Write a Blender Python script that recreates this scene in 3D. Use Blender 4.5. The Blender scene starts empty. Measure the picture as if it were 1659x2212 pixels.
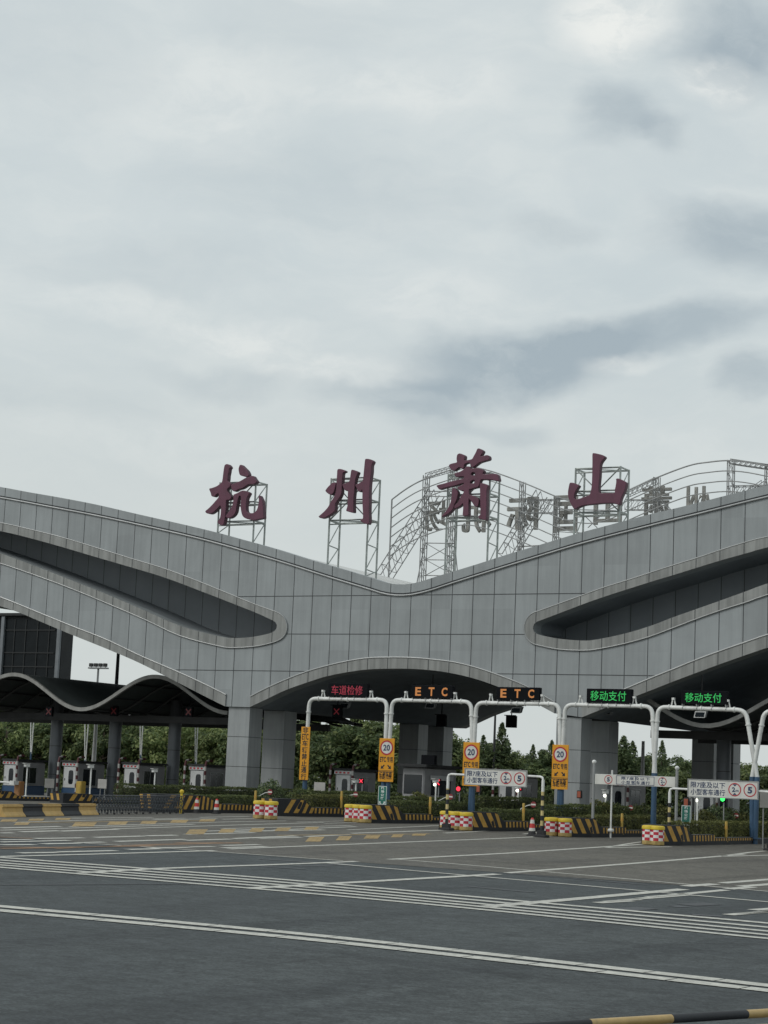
import bpy, bmesh, math, random
from mathutils import Vector, Matrix
random.seed(7)
C = bpy.context.scene.collection
SC = bpy.context.scene
# ------------------------------------------------------------------ camera
# plaza axes: X along the toll gate, Y = driving direction through it, Z up
F, PHI, ROLL, CAMZ = 4200.0, math.radians(29), 0.043, 2.1
THETA = math.atan(580.5/F)
fwd = Vector((-math.sin(PHI)*math.cos(THETA), math.cos(PHI)*math.cos(THETA), math.sin(THETA)))
r0 = Vector((math.cos(PHI), math.sin(PHI), 0)); u0 = r0.cross(fwd)
cr = r0*math.cos(ROLL)+u0*math.sin(ROLL); cu = u0*math.cos(ROLL)-r0*math.sin(ROLL)
cam = bpy.data.cameras.new('camera'); camo = bpy.data.objects.new('camera', cam); C.objects.link(camo)
cam.sensor_fit = 'HORIZONTAL'; cam.sensor_width = 36.0; cam.lens = F/1659*36.0
cam.clip_start = 0.1; cam.clip_end = 6000
CAMP = Vector((0,0,CAMZ))
camo.matrix_world = Matrix(((cr.x,cu.x,-fwd.x,0),(cr.y,cu.y,-fwd.y,0),(cr.z,cu.z,-fwd.z,CAMZ),(0,0,0,1)))
SC.camera = camo
SC.render.resolution_x, SC.render.resolution_y = 768, 1024
SC.view_settings.view_transform = 'Standard'; SC.view_settings.look = 'None'
SC.view_settings.gamma = 1.0; SC.view_settings.exposure = 0.0
# ------------------------------------------------------------------ survey helpers (photo point -> place on a known plane)
S_ = 3024/1659
def ray(x, y): return fwd + cr*((x-829.5)/F) - cu*((y-1106)/F)
def onY(x, y, Y):
    d = ray(x, y); return CAMP + d*(Y/d.y)
def onX(x, y, X):
    d = ray(x, y); return CAMP + d*(X/d.x)
def zg(X, Y=0):                      # crowned plaza: cross fall 1.6 % to the right, 1 % to the left
    t = X+50; q = math.sqrt(t*t+16)
    return .30 - .0163*(q+t)/2 - .010*(q-t)/2
def onG(x, y, h=0.0):
    d = ray(x, y); z = h
    for _ in range(30):
        k = (z-CAMZ)/d.z; p = CAMP+d*k; z = zg(p.x)+h
    return Vector((p.x, p.y, z))
def fz(x, y, Y=99.0):
    p = onY(x, y, Y); return (p.x, p.z)
def azel(x, y):
    d = ray(x, y).normalized(); return (math.atan2(d.dot(r0), d.dot(Vector((-math.sin(PHI),math.cos(PHI),0)))), math.asin(d.z))
# ------------------------------------------------------------------ node helpers
class NT:
    def __init__(s, tree): s.t = tree; s.n = tree.nodes; s.l = tree.links
    def new(s, typ, **kw):
        n = s.n.new(typ)
        for k, v in kw.items(): setattr(n, k, v)
        return n
    def inp(s, node, i, v):
        if hasattr(v, 'is_linked') or hasattr(v, 'links'): s.l.new(v, node.inputs[i])
        else: node.inputs[i].default_value = v
    def math(s, op, a, b=None, c=None, clamp=False):
        n = s.new('ShaderNodeMath', operation=op, use_clamp=clamp); s.inp(n, 0, a)
        if b is not None: s.inp(n, 1, b)
        if c is not None: s.inp(n, 2, c)
        return n.outputs[0]
    def vmath(s, op, a, b=None):
        n = s.new('ShaderNodeVectorMath', operation=op); s.inp(n, 0, a)
        if b is not None: s.inp(n, 1, b)
        return n.outputs['Value'] if op == 'DOT_PRODUCT' else n.outputs[0]
    def noise(s, vec, scale, detail=4, rough=.55):
        n = s.new('ShaderNodeTexNoise'); s.inp(n, 'Vector', vec)
        n.inputs['Scale'].default_value = scale; n.inputs['Detail'].default_value = detail; n.inputs['Roughness'].default_value = rough
        return n.outputs['Fac']
    def ramp(s, fac, a, b, lo=0.0, hi=1.0):
        n = s.new('ShaderNodeMapRange'); n.interpolation_type = 'SMOOTHSTEP'; s.inp(n, 0, fac)
        n.inputs[1].default_value = a; n.inputs[2].default_value = b; n.inputs[3].default_value = lo; n.inputs[4].default_value = hi
        return n.outputs[0]
    def mix(s, fac, a, b, mode='MIX'):
        n = s.new('ShaderNodeMix', data_type='RGBA', blend_type=mode); s.inp(n, 0, fac)
        for i, v in ((6, a), (7, b)):
            if isinstance(v, tuple): v = (*v[:3], 1)
            s.inp(n, i, v)
        return n.outputs[2]
    def comb(s, x, y, z):
        n = s.new('ShaderNodeCombineXYZ'); s.inp(n, 0, x); s.inp(n, 1, y); s.inp(n, 2, z); return n.outputs[0]
# ------------------------------------------------------------------ sky and sun
SUN_EL, SUN_AZ = math.radians(40), math.radians(217)     # veiled sun behind the viewer's left shoulder
w = bpy.data.worlds.new('World'); SC.world = w; w.use_nodes = True
T = NT(w.node_tree); T.n.clear()
wo = T.new('ShaderNodeOutputWorld')
sky = T.new('ShaderNodeTexSky', sky_type='NISHITA'); sky.sun_disc = False
sky.sun_elevation = SUN_EL; sky.sun_rotation = SUN_AZ; sky.air_density = 1.2; sky.dust_density = 2.0
bg1 = T.new('ShaderNodeBackground'); T.l.new(sky.outputs[0], bg1.inputs[0]); bg1.inputs[1].default_value = .10
tc = T.new('ShaderNodeTexCoord').outputs['Generated']
dx = T.vmath('DOT_PRODUCT', tc, tuple(r0)); dy = T.vmath('DOT_PRODUCT', tc, (-math.sin(PHI), math.cos(PHI), 0)); dz = T.vmath('DOT_PRODUCT', tc, (0,0,1))
az = T.math('ARCTAN2', dx, dy); el = T.math('ARCSINE', dz)
warp = T.noise(T.comb(T.math('MULTIPLY', az, 9.0), T.math('MULTIPLY', el, 14.0), 3.1), 1.0, 5, .55)
warp2 = T.noise(T.comb(T.math('MULTIPLY', az, 9.0), T.math('MULTIPLY', el, 14.0), 8.7), 1.0, 5, .55)
azw = T.math('ADD', az, T.math('MULTIPLY', T.math('SUBTRACT', warp, .5), .075))
elw = T.math('ADD', el, T.math('MULTIPLY', T.math('SUBTRACT', warp2, .5), .055))
def blob(px, py, wx, wy, tilt=0.0):
    a, e = azel(px, py); ca, sa = math.cos(tilt), math.sin(tilt)
    u = T.math('SUBTRACT', azw, a); v = T.math('SUBTRACT', elw, e)
    p = T.math('ADD', T.math('MULTIPLY', u, ca), T.math('MULTIPLY', v, sa)); q = T.math('SUBTRACT', T.math('MULTIPLY', v, ca), T.math('MULTIPLY', u, sa))
    p = T.math('DIVIDE', p, wx/F); q = T.math('DIVIDE', q, wy/F)
    r = T.math('SQRT', T.math('ADD', T.math('MULTIPLY', p, p), T.math('MULTIPLY', q, q)))
    return T.ramp(r, 1.05, .25)
def total(bl):
    s = None
    for b, k in bl:
        b = T.math('MULTIPLY', b, k); s = b if s is None else T.math('ADD', s, b)
    return s
dark = total([(blob(1100,780,330,105,.10),1.0),(blob(1420,715,330,75,.10),.75),(blob(850,850,210,60,.05),.6),(blob(900,905,170,50),.4),
              (blob(1330,270,130,95),.62),(blob(1440,300,90,45),.5),(blob(1600,80,190,150),.9),(blob(1600,500,260,110),.75),
              (blob(1640,840,120,80),.6),(blob(480,815,260,50),.28),(blob(300,560,420,90),.16),(blob(1190,480,160,40),.3),(blob(150,130,300,160),.16),
              (blob(700,400,500,130),.16),(blob(1120,925,150,40),.35),(blob(120,880,330,60),.12),(blob(640,60,260,90),.12)])
lite = total([(blob(1330,50,170,110),1.0),(blob(1560,165,130,70),.8),(blob(930,210,330,80),.45),(blob(520,715,280,60),.5),(blob(700,790,220,45),.45),
              (blob(940,640,240,110),.35),(blob(470,190,300,160),.35),(blob(250,640,300,55),.3),(blob(1350,780,130,30),.4),(blob(1500,980,300,70),.2),(blob(330,950,420,70),.18)])
wisp = T.noise(T.comb(T.math('MULTIPLY', azw, 16.0), T.math('MULTIPLY', elw, 44.0), 1.3), 1.0, 7, .62)
soft = T.noise(T.comb(T.math('MULTIPLY', az, 5.0), T.math('MULTIPLY', el, 9.0), 5.5), 1.0, 4, .5)
base = T.mix(soft, (.500,.568,.590), (.665,.708,.705))
base = T.mix(T.math('MULTIPLY', T.ramp(wisp, .42, .74), .30), base, (.725,.755,.735))
base = T.mix(T.math('MULTIPLY', T.ramp(wisp, .52, .28), .14), base, (.47,.54,.575))
base = T.mix(T.ramp(el, .28, .09, 0.0, .6), base, (.565,.600,.588))
fuzz = T.noise(T.comb(T.math('MULTIPLY', azw, 26.0), T.math('MULTIPLY', elw, 46.0), 2.2), 1.0, 8, .66)
dk = T.math('MULTIPLY', dark, T.ramp(fuzz, .25, .62, .72, 1.12)); 
base = T.mix(T.math('MULTIPLY', dk, .95, clamp=True), base, (.350,.415,.455))
lt = T.math('MULTIPLY', lite, T.ramp(fuzz, .34, .62, .3, 1.2))
base = T.mix(T.math('MULTIPLY', lt, .85, clamp=True), base, (.80,.815,.785))
bg2 = T.new('ShaderNodeBackground'); T.l.new(base, bg2.inputs[0]); bg2.inputs[1].default_value = 1.10
ms = T.new('ShaderNodeMixShader'); ms.inputs[0].default_value = .93
T.l.new(bg1.outputs[0], ms.inputs[1]); T.l.new(bg2.outputs[0], ms.inputs[2]); T.l.new(ms.outputs[0], wo.inputs[0])
sl = bpy.data.lights.new('sun', 'SUN'); sl.energy = 1.2; sl.angle = math.radians(22); sl.color = (1,.97,.92)
so = bpy.data.objects.new('sun', sl); C.objects.link(so)
sd = Vector((math.sin(SUN_AZ)*math.cos(SUN_EL), math.cos(SUN_AZ)*math.cos(SUN_EL), math.sin(SUN_EL)))
so.rotation_euler = sd.to_track_quat('Z', 'Y').to_euler(); so.location = (0,0,60)
# ------------------------------------------------------------------ materials
MATS = {}
def mat(name, col, rough=.6, metal=0.0, var=.12, scale=1.5, bump=0.0, bscale=40, streak=0.0, emit=None, es=0.0, spec=.5, cells=None, rnd=0.0, dirt=0.0):
    if name in MATS: return MATS[name]
    m = bpy.data.materials.new(name); m.use_nodes = True; MATS[name] = m
    N = NT(m.node_tree); b = N.n['Principled BSDF']
    co = N.new('ShaderNodeTexCoord').outputs['Object']
    base = tuple(col)
    f = N.ramp(N.noise(co, scale, 5, .6), .3, .7, 1-var, 1+var)
    if streak:
        mp = N.new('ShaderNodeMapping'); N.l.new(co, mp.inputs[0]); mp.inputs['Scale'].default_value = (3.2, 3.2, .22)
        f = N.math('MULTIPLY', f, N.ramp(N.noise(mp.outputs[0], 1.0, 5, .6), .35, .68, 1+streak*.4, 1-streak))
    if cells:
        sx = N.new('ShaderNodeSeparateXYZ'); N.l.new(co, sx.inputs[0])
        cx = N.math('FLOOR', N.math('DIVIDE', N.math('SUBTRACT', sx.outputs[0], cells[0]), cells[1]))
        cz = N.math('FLOOR', N.math('DIVIDE', sx.outputs[2], 2.4))
        wn = N.new('ShaderNodeTexWhiteNoise', noise_dimensions='3D'); N.l.new(N.comb(cx, 0.0, cz if cells[2] else 0.0), wn.inputs[0])
        f = N.math('MULTIPLY', f, N.math('ADD', 1-cells[3]/2, N.math('MULTIPLY', wn.outputs[0], cells[3])))
    if rnd:
        oi = N.new('ShaderNodeObjectInfo'); f = N.math('MULTIPLY', f, N.math('ADD', 1-rnd/2, N.math('MULTIPLY', oi.outputs['Random'], rnd)))
    colr = N.mix(1.0, base, N.comb(f, f, f), 'MULTIPLY')
    if dirt: colr = N.mix(N.math('MULTIPLY', N.ramp(N.noise(co, scale*2.7, 6, .7), .52, .75), dirt), colr, (.09,.08,.065))
    N.l.new(colr, b.inputs['Base Color'])
    b.inputs['Roughness'].default_value = rough; b.inputs['Metallic'].default_value = metal; b.inputs['Specular IOR Level'].default_value = spec
    if bump:
        bp = N.new('ShaderNodeBump'); bp.inputs['Strength'].default_value = bump; bp.inputs['Distance'].default_value = .01
        N.l.new(N.noise(co, bscale, 4, .6), bp.inputs['Height']); N.l.new(bp.outputs[0], b.inputs['Normal'])
    if emit:
        b.inputs['Emission Color'].default_value = (*emit, 1); b.inputs['Emission Strength'].default_value = es
    return m
# ------------------------------------------------------------------ mesh builder
ORG = {}
class MB:
    def __init__(s): s.v = []; s.f = []; s.m = []
    def add(s, vs, fs, mi=0):
        o = len(s.v); s.v += [Vector(p) for p in vs]
        for f in fs: s.f.append([i+o for i in f]); s.m.append(mi)
    def quad(s, a, b, c, d, mi=0): s.add([a,b,c,d], [(0,1,2,3)], mi)
    def box(s, x0, x1, y0, y1, z0, z1, mi=0, skip=''):
        vs = [(x,y,z) for x in (x0,x1) for y in (y0,y1) for z in (z0,z1)]
        s.add(vs, [(0,1,3,2),(4,6,7,5),(0,4,5,1),(2,3,7,6),(0,2,6,4),(1,5,7,3)], mi)
    def cbox(s, x0, x1, y0, y1, z0, z1, b=.03, mi=0):     # chamfered along vertical and top edges
        ring = [(x0+b,y0),(x1-b,y0),(x1,y0+b),(x1,y1-b),(x1-b,y1),(x0+b,y1),(x0,y1-b),(x0,y0+b)]
        cx, cy = (x0+x1)/2, (y0+y1)/2
        kx, ky = ((x1-x0)/2-b)/((x1-x0)/2), ((y1-y0)/2-b)/((y1-y0)/2)
        vs = [(x,y,z0) for x,y in ring]+[(x,y,z1-b) for x,y in ring]+[(cx+(x-cx)*kx, cy+(y-cy)*ky, z1) for x,y in ring]
        fs = [(i,(i+1)%8,8+(i+1)%8,8+i) for i in range(8)]+[(8+i,8+(i+1)%8,16+(i+1)%8,16+i) for i in range(8)]
        s.add(vs, fs+[tuple(range(16,24)), tuple(reversed(range(8)))], mi)
    def tube(s, pts, r, n=8, mi=0, caps=True, mis=None):
        pts = [Vector(p) for p in pts]; rs = r if isinstance(r, (list, tuple)) else [r]*len(pts)
        o = len(s.v); prev = None
        for i, p in enumerate(pts):
            t = (pts[min(i+1,len(pts)-1)]-pts[max(i-1,0)]).normalized()
            if prev is None:
                a = Vector((0,0,1)) if abs(t.z) < .9 else Vector((1,0,0)); x = t.cross(a).normalized()
            else: x = (prev - t*prev.dot(t)).normalized()
            prev = x; y = t.cross(x)
            for k in range(n):
                an = 2*math.pi*k/n; s.v.append(p + (x*math.cos(an)+y*math.sin(an))*rs[i])
        for i in range(len(pts)-1):
            for k in range(n):
                s.f.append([o+i*n+k, o+i*n+(k+1)%n, o+(i+1)*n+(k+1)%n, o+(i+1)*n+k]); s.m.append(mis[i] if mis else mi)
        if caps:
            s.f.append([o+k for k in reversed(range(n))]); s.m.append(mis[0] if mis else mi)
            e = o+(len(pts)-1)*n; s.f.append([e+k for k in range(n)]); s.m.append(mis[-1] if mis else mi)
    def bar(s, a, b, w=.06, mi=0): s.tube([a,b], w*.7, 4, mi)
    def lathe(s, prof, cx=0, cy=0, n=16, mi=0, mis=None, cell=None):
        o = len(s.v)
        for r, z in prof:
            for k in range(n): s.v.append(Vector((cx+r*math.cos(2*math.pi*k/n), cy+r*math.sin(2*math.pi*k/n), z)))
        for i in range(len(prof)-1):
            for k in range(n):
                s.f.append([o+i*n+k, o+i*n+(k+1)%n, o+(i+1)*n+(k+1)%n, o+(i+1)*n+k])
                s.m.append(cell(i,k) if cell else (mis[i] if mis else mi))
        s.f.append([o+k for k in reversed(range(n))]); s.m.append(mis[0] if mis else mi)
        e = o+(len(prof)-1)*n; s.f.append([e+k for k in range(n)]); s.m.append(mis[-1] if mis else mi)
    def mesh(s, me, M, mi=0):
        s.add([M @ v.co for v in me.vertices], [tuple(p.vertices) for p in me.polygons], mi)
    def build(s, name, mats, parent=None, smooth=False, origin=None):
        org = ORG.get(parent.name, Vector((0,0,0))) if parent is not None else Vector(origin or (0,0,0))
        me = bpy.data.meshes.new(name); me.from_pydata([v-org for v in s.v], [], s.f); 
        for m in (mats if isinstance(mats, (list,tuple)) else [mats]): me.materials.append(m)
        me.polygons.foreach_set('material_index', s.m)
        if smooth:
            me.polygons.foreach_set('use_smooth', [True]*len(me.polygons))
            try: me.set_sharp_from_angle(angle=math.radians(40))
            except Exception: pass
        me.update(); ob = bpy.data.objects.new(name, me); C.objects.link(ob)
        if parent is not None: ob.parent = parent
        else: ob.location = org
        ORG[ob.name] = org
        return ob
def recalc(ob):
    bm = bmesh.new(); bm.from_mesh(ob.data); bmesh.ops.recalc_face_normals(bm, faces=bm.faces); bm.to_mesh(ob.data); bm.free()
def thing(name, label, cat, loc=(0,0,0), group=None):
    o = bpy.data.objects.new(name, None); C.objects.link(o); o.location = loc; o.empty_display_size = .3
    o['label'] = label; o['category'] = cat
    if group: o['group'] = group
    ORG[o.name] = Vector(loc); return o
def tag(o, label, cat, group=None):
    o['label'] = label; o['category'] = cat
    if group: o['group'] = group
    return o
def struct(o, kind='structure'): o['kind'] = kind; return o
def dup(root, loc, rotz=0.0, label=None, scale=None, group=None):
    r = root.copy(); C.objects.link(r); r.location = loc; r.rotation_euler = (0,0,rotz)
    if scale: r.scale = scale
    if label: r['label'] = label
    if group: r['group'] = group
    for ch in list(root.children):
        c = ch.copy(); C.objects.link(c); c.parent = r
        for g in list(ch.children):
            d = g.copy(); C.objects.link(d); d.parent = c
    return r
def move(root, loc, rotz=0.0): root.location = loc; root.rotation_euler = (0,0,rotz)
def spline(pts, per=6, closed=False):
    n = len(pts); out = []
    for i in range(n if closed else n-1):
        g = (lambda k: pts[k % n]) if closed else (lambda k: pts[max(0, min(n-1, k))])
        p0,p1,p2,p3 = g(i-1),g(i),g(i+1),g(i+2)
        for j in range(per):
            t = j/per
            out.append(tuple(.5*((2*p1[k])+(-p0[k]+p2[k])*t+(2*p0[k]-5*p1[k]+4*p2[k]-p3[k])*t*t+(-p0[k]+3*p1[k]-3*p2[k]+p3[k])*t**3) for k in range(2)))
    if not closed: out.append(tuple(pts[-1]))
    return out
def interp(poly, X):
    for a, b in zip(poly, poly[1:]):
        if a[0] <= X <= b[0] and b[0] > a[0]: return a[1]+(b[1]-a[1])*(X-a[0])/(b[0]-a[0])
    return poly[0][1] if X < poly[0][0] else poly[-1][1]
def filled(polys, extrude=.1, bevel=0.0, offset=0.0):        # 2D outlines (first outer, holes inside) -> solid mesh data in XY, depth along Z
    cu_ = bpy.data.curves.new('outline', 'CURVE'); cu_.dimensions = '2D'; cu_.fill_mode = 'BOTH'; cu_.extrude = extrude; cu_.bevel_depth = bevel; cu_.bevel_resolution = 1; cu_.offset = offset
    for p in polys:
        sp = cu_.splines.new('POLY'); sp.points.add(len(p)-1); sp.use_cyclic_u = True
        for q, (x, y) in zip(sp.points, p): q.co = (x, y, 0, 1)
    o = bpy.data.objects.new('outline', cu_); C.objects.link(o); bpy.context.view_layer.update()
    me = bpy.data.meshes.new_from_object(o.evaluated_get(bpy.context.evaluated_depsgraph_get()))
    bpy.data.objects.remove(o); bpy.data.curves.remove(cu_); return me
TXT = {}
def text_mesh(s, bold=.0, depth=.0, spacing=1.0):
    key = (s, bold, depth, spacing)
    if key in TXT: return TXT[key]
    cu_ = bpy.data.curves.new('lettering', 'FONT'); cu_.body = s; cu_.size = 1.0; cu_.offset = bold; cu_.extrude = depth; cu_.resolution_u = 3
    cu_.space_character = spacing; cu_.align_x = 'LEFT'
    o = bpy.data.objects.new('lettering', cu_); C.objects.link(o); bpy.context.view_layer.update()
    me = bpy.data.meshes.new_from_object(o.evaluated_get(bpy.context.evaluated_depsgraph_get()))
    bpy.data.objects.remove(o); bpy.data.curves.remove(cu_)
    xs = [v.co.x for v in me.vertices]; ys = [v.co.y for v in me.vertices]
    TXT[key] = (me, min(xs), max(xs), min(ys), max(ys)); return TXT[key]
def put_text(mb, s, x0, x1, z0, z1, y, mi=0, bold=.02, depth=0.0, mirror=False, spacing=1.0):
    # lettering stretched into the rectangle x0..x1 by z0..z1 on a panel that faces -Y
    me, a, b, c, d = text_mesh(s, bold, depth, spacing)
    kx, kz = (x1-x0)/(b-a), (z1-z0)/(d-c)
    if mirror: M = Matrix(((-kx,0,0,x1+a*kx),(0,0,-kx,y),(0,kz,0,z0-c*kz),(0,0,0,1)))
    else: M = Matrix(((kx,0,0,x0-a*kx),(0,0,-kx,y),(0,kz,0,z0-c*kz),(0,0,0,1)))
    mb.mesh(me, M, mi)
def ring(mb, cx, cz, ri, ro, y, mi, n=32):
    for k in range(n):
        a, b = 2*math.pi*k/n, 2*math.pi*(k+1)/n
        if ri <= 0: mb.add([(cx,y,cz),(cx+ro*math.cos(a),y,cz+ro*math.sin(a)),(cx+ro*math.cos(b),y,cz+ro*math.sin(b))], [(0,1,2)], mi)
        else: mb.quad((cx+ri*math.cos(a),y,cz+ri*math.sin(a)),(cx+ro*math.cos(a),y,cz+ro*math.sin(a)),(cx+ro*math.cos(b),y,cz+ro*math.sin(b)),(cx+ri*math.cos(b),y,cz+ri*math.sin(b)), mi)
def flat_poly(mb, pts, y, mi): mb.add([(x,y,z) for x,z in pts], [tuple(range(len(pts)))], mi)
# ------------------------------------------------------------------ palette
PX0 = fz(801, 1300)[0]; PW = 1.33
m_panel = mat('panel_aluminium', (.285,.308,.316), .45, .0, .07, .35, streak=.075, cells=(PX0,PW,1,.13), bump=.05, bscale=2.0)
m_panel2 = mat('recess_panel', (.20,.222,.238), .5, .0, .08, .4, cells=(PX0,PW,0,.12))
m_trim = mat('trim_panel', (.258,.265,.256), .48, .0, .09, .6, streak=.24, cells=(PX0,PW,0,.12))
m_rim = mat('rim_steel', (.27,.27,.255), .5, .0, .12, 1.5, streak=.15)
m_joint = mat('joint_sealant', (.055,.059,.062), .8)
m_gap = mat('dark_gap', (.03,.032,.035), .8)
m_moul = mat('moulding_steel', (.33,.34,.34), .4, .3, .1, 1.0)
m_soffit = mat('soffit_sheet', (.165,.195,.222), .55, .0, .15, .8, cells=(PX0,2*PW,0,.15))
m_roof = mat('roof_sheet', (.55,.55,.53), .5, .1, .12, .5)
m_pillar = mat('pillar_panel', (.285,.302,.306), .45, .0, .07, .6, streak=.12)
m_core = mat('pillar_core', (.05,.052,.055), .8)
m_burg = mat('burgundy_letter', (.108,.030,.058), .5, .0, .12, 1.2, streak=.12)
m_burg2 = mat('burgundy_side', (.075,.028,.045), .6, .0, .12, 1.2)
m_frame = mat('galvanised_frame', (.33,.36,.345), .5, .4, .25, 2.5)
m_rail = mat('weathered_rail', (.24,.245,.245), .55, .3, .2, 2.0)
m_chan = mat('channel_letter_back', (.24,.237,.22), .55, .2, .3, 2.2, streak=.3)
m_dkroof = mat('dark_roof_sheet', (.035,.045,.045), .6, .0, .2, 1.0)
m_dkbeam = mat('dark_beam', (.035,.036,.036), .6, .0, .2, 1.5)
m_col = mat('column_panel', (.17,.185,.2), .45, .1, .1, 1.0, streak=.15)
m_white = mat('white_paint', (.70,.71,.69), .42, .0, .08, 1.5, streak=.14, dirt=.45)
m_blue = mat('blue_paint', (.035,.08,.145), .45, .0, .12, 2.0)
m_led = mat('led_cabinet', (.005,.006,.008), .75, .0, .1, 2.0, spec=.12)
m_ledred = mat('led_red', (.10,.01,.015), .5, emit=(1.0,.06,.14), es=.24)
m_cross = mat('led_red_faint', (.08,.01,.012), .5, emit=(1.0,.06,.1), es=.07)
m_ledora = mat('led_amber', (.3,.12,.03), .5, emit=(1.0,.38,.11), es=.28)
m_ledgrn = mat('led_green', (.02,.3,.06), .5, emit=(.05,.9,.2), es=.26)
m_lampw = mat('lit_lamp_white', (.8,.8,.75), .4, emit=(1,1,.88), es=2.2)
m_lampr = mat('lit_lamp_red', (.6,.05,.06), .4, emit=(1,.03,.07), es=1.2)
m_lampg = mat('lit_lamp_green', (.05,.6,.1), .4, emit=(.03,1,.12), es=2.0)
m_orange = mat('orange_lens', (.34,.09,.05), .4, .0, .1)
m_ysign = mat('yellow_sign', (.66,.295,.012), .4, .0, .06, 2.0)
m_black = mat('black_lettering', (.016,.017,.02), .55)
m_red = mat('red_sign', (.42,.025,.035), .45, .0, .06)
m_wsign = mat('white_sign', (.62,.62,.585), .42, .0, .06, 2.0, streak=.1)
m_gsign = mat('green_sign', (.01,.14,.105), .42, .0, .08)
m_gtext = mat('pale_sign_text', (.62,.68,.66), .5)
m_navy = mat('navy_text', (.03,.05,.11), .5)
m_yblk = mat('black_kerb_paint', (.019,.021,.025), .65, .0, .25, 3.0)
m_yel = mat('yellow_kerb_paint', (.50,.29,.06), .6, .0, .16, 4.0, dirt=.35)
m_bol = mat('bollard_yellow', (.40,.27,.05), .5, .0, .15, 3.0, dirt=.4)
m_yel2 = mat('yellow_barrel_lid', (.62,.45,.03), .45, .0, .1, 3.0)
m_ybase = mat('dirty_yellow_base', (.36,.26,.09), .6, .0, .25, 5.0, dirt=.6)
m_kerb = mat('kerb_concrete', (.24,.235,.22), .8, .0, .15, 3.0)
m_rchk = mat('barrel_red', (.44,.02,.04), .45, .0, .1, 3.0)
m_wchk = mat('barrel_white', (.68,.67,.66), .45, .0, .1, 3.0, dirt=.3)
m_booth = mat('booth_panel', (.27,.27,.275), .5, .0, .08, 1.5)
m_bdoor = mat('booth_door', (.50,.51,.51), .45, .0, .08, 2.0)
m_bblue = mat('booth_blue', (.025,.07,.15), .45, .0, .12)
m_glass2 = mat('tinted_glazing', (.010,.013,.015), .35, .0, .15, 1.0, spec=.15)
m_glass = mat('dark_glass', (.012,.016,.02), .08, .0, .1, 1.0, spec=.6)
m_bldg = mat('dark_cladding', (.016,.018,.019), .7, .0, .2, 1.0)
m_bark = mat('bark', (.13,.105,.08), .85, .0, .25, 6.0, bump=.4, bscale=20)
m_cone = mat('cone_red', (.50,.035,.03), .5)
m_rubber = mat('black_rubber', (.018,.018,.02), .7)
m_alu = mat('grey_galvanised_pole', (.30,.31,.31), .45, .4, .1, 2.0)
# ------------------------------------------------------------------ main canopy (front face at Y = 99)
YF, YB = 99.0, 127.3
top_px = [(0,1051.8),(59.5,1062.8),(135.6,1076),(211.6,1090.8),(287.7,1108.4),(363.7,1125.6),(439.8,1143.2),(514.9,1163.4),(590.9,1184.5),(670.3,1209.3),(713.3,1221.8),(760,1235.4),(800.9,1248),
  (824,1255.5),(845.5,1261),(868,1262.8),(891.8,1260.8),(915,1255),(939.2,1247),(986.8,1232.7),(1035.8,1217.7),(1083.4,1202.3),(1131,1187.8),(1176,1174.6),(1214,1162.9),(1263,1148.7),(1307.7,1137),(1358,1123.5),(1410,1110),(1462,1098),(1514,1085),(1566,1071.7),(1619.4,1058.2),(1657.6,1048.6)]
cop_px = [(0,1074.3),(99.2,1092.5),(211.6,1114),(327,1138.8),(439.8,1165.2),(547,1195),(630.6,1220.2),(713.3,1246.6),(801,1273),(824,1280.5),(845.5,1284.7),(868,1286),(891.8,1284),(915,1279),(941.4,1271.5),(986.4,1256.6),(1131,1211.6),(1262.5,1172.2),(1410,1134),(1514,1108.3),(1657.6,1073)]
# bottom edge (lower, upper line of its trim band)
lw_lo = [(0,1309),(43,1323.5),(79.3,1338.8),(153.7,1370.2),(231.4,1401.6),(304.2,1433),(385.2,1474.4),(463,1514),(487.7,1526)]
lw_hi = [(0,1289.2),(79.3,1321),(155.4,1352),(231.4,1381.8),(307.5,1418),(385.2,1451.2),(446.4,1479.3),(499.5,1506.2)]
ar_lo = [(541,1527.5),(573.7,1512),(614.7,1492.4),(658.3,1476.5),(703.3,1462),(748.3,1452.7),(793.3,1446.4),(839,1444.6),(886,1444.8),(934,1448),(981.6,1455.3),(1029.2,1467),(1074,1482.5),(1122,1502),(1163,1522),(1198.4,1541)]
ar_hi = [(541,1505.6),(573.7,1488.4),(614.7,1469.9),(658.3,1452.9),(703.3,1439.5),(748.3,1429),(794.3,1421.8),(840.6,1420.2),(888.5,1420.8),(934.8,1424.6),(981.3,1430.5),(1029,1442),(1076.8,1458),(1124.4,1476.5),(1160,1494),(1204,1520)]
rw_lo = [(1258,1549.5),(1309,1529),(1363.4,1508),(1403,1492.9),(1454.7,1472.5),(1507.9,1452.5),(1560.5,1433.2),(1616.3,1413.6),(1657.5,1399.8)]
rw_hi = [(1258,1522),(1309,1504),(1353.9,1487.5),(1403,1466.5),(1454.7,1446),(1509,1424),(1562.7,1404.4),(1616,1386),(1657,1372)]
ls_out = [(0,1128.8),(59.5,1142),(135.6,1161),(211.6,1184),(284.4,1206.6),(360.4,1229.7),(436.5,1258.5),(511.6,1289.2),(554.5,1306.5),(584.3,1317.2),(604.1,1325),(615.7,1336),(621,1352.4),(618,1369),(606.5,1381.5),(584.3,1389.8),(551.2,1396.5),(505,1399.3),(471.5,1395.2),(390.2,1373.5),(314.1,1338.5),(238,1305.8),(162,1274.3),(87.6,1246.3),(0,1216.5)]
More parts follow.
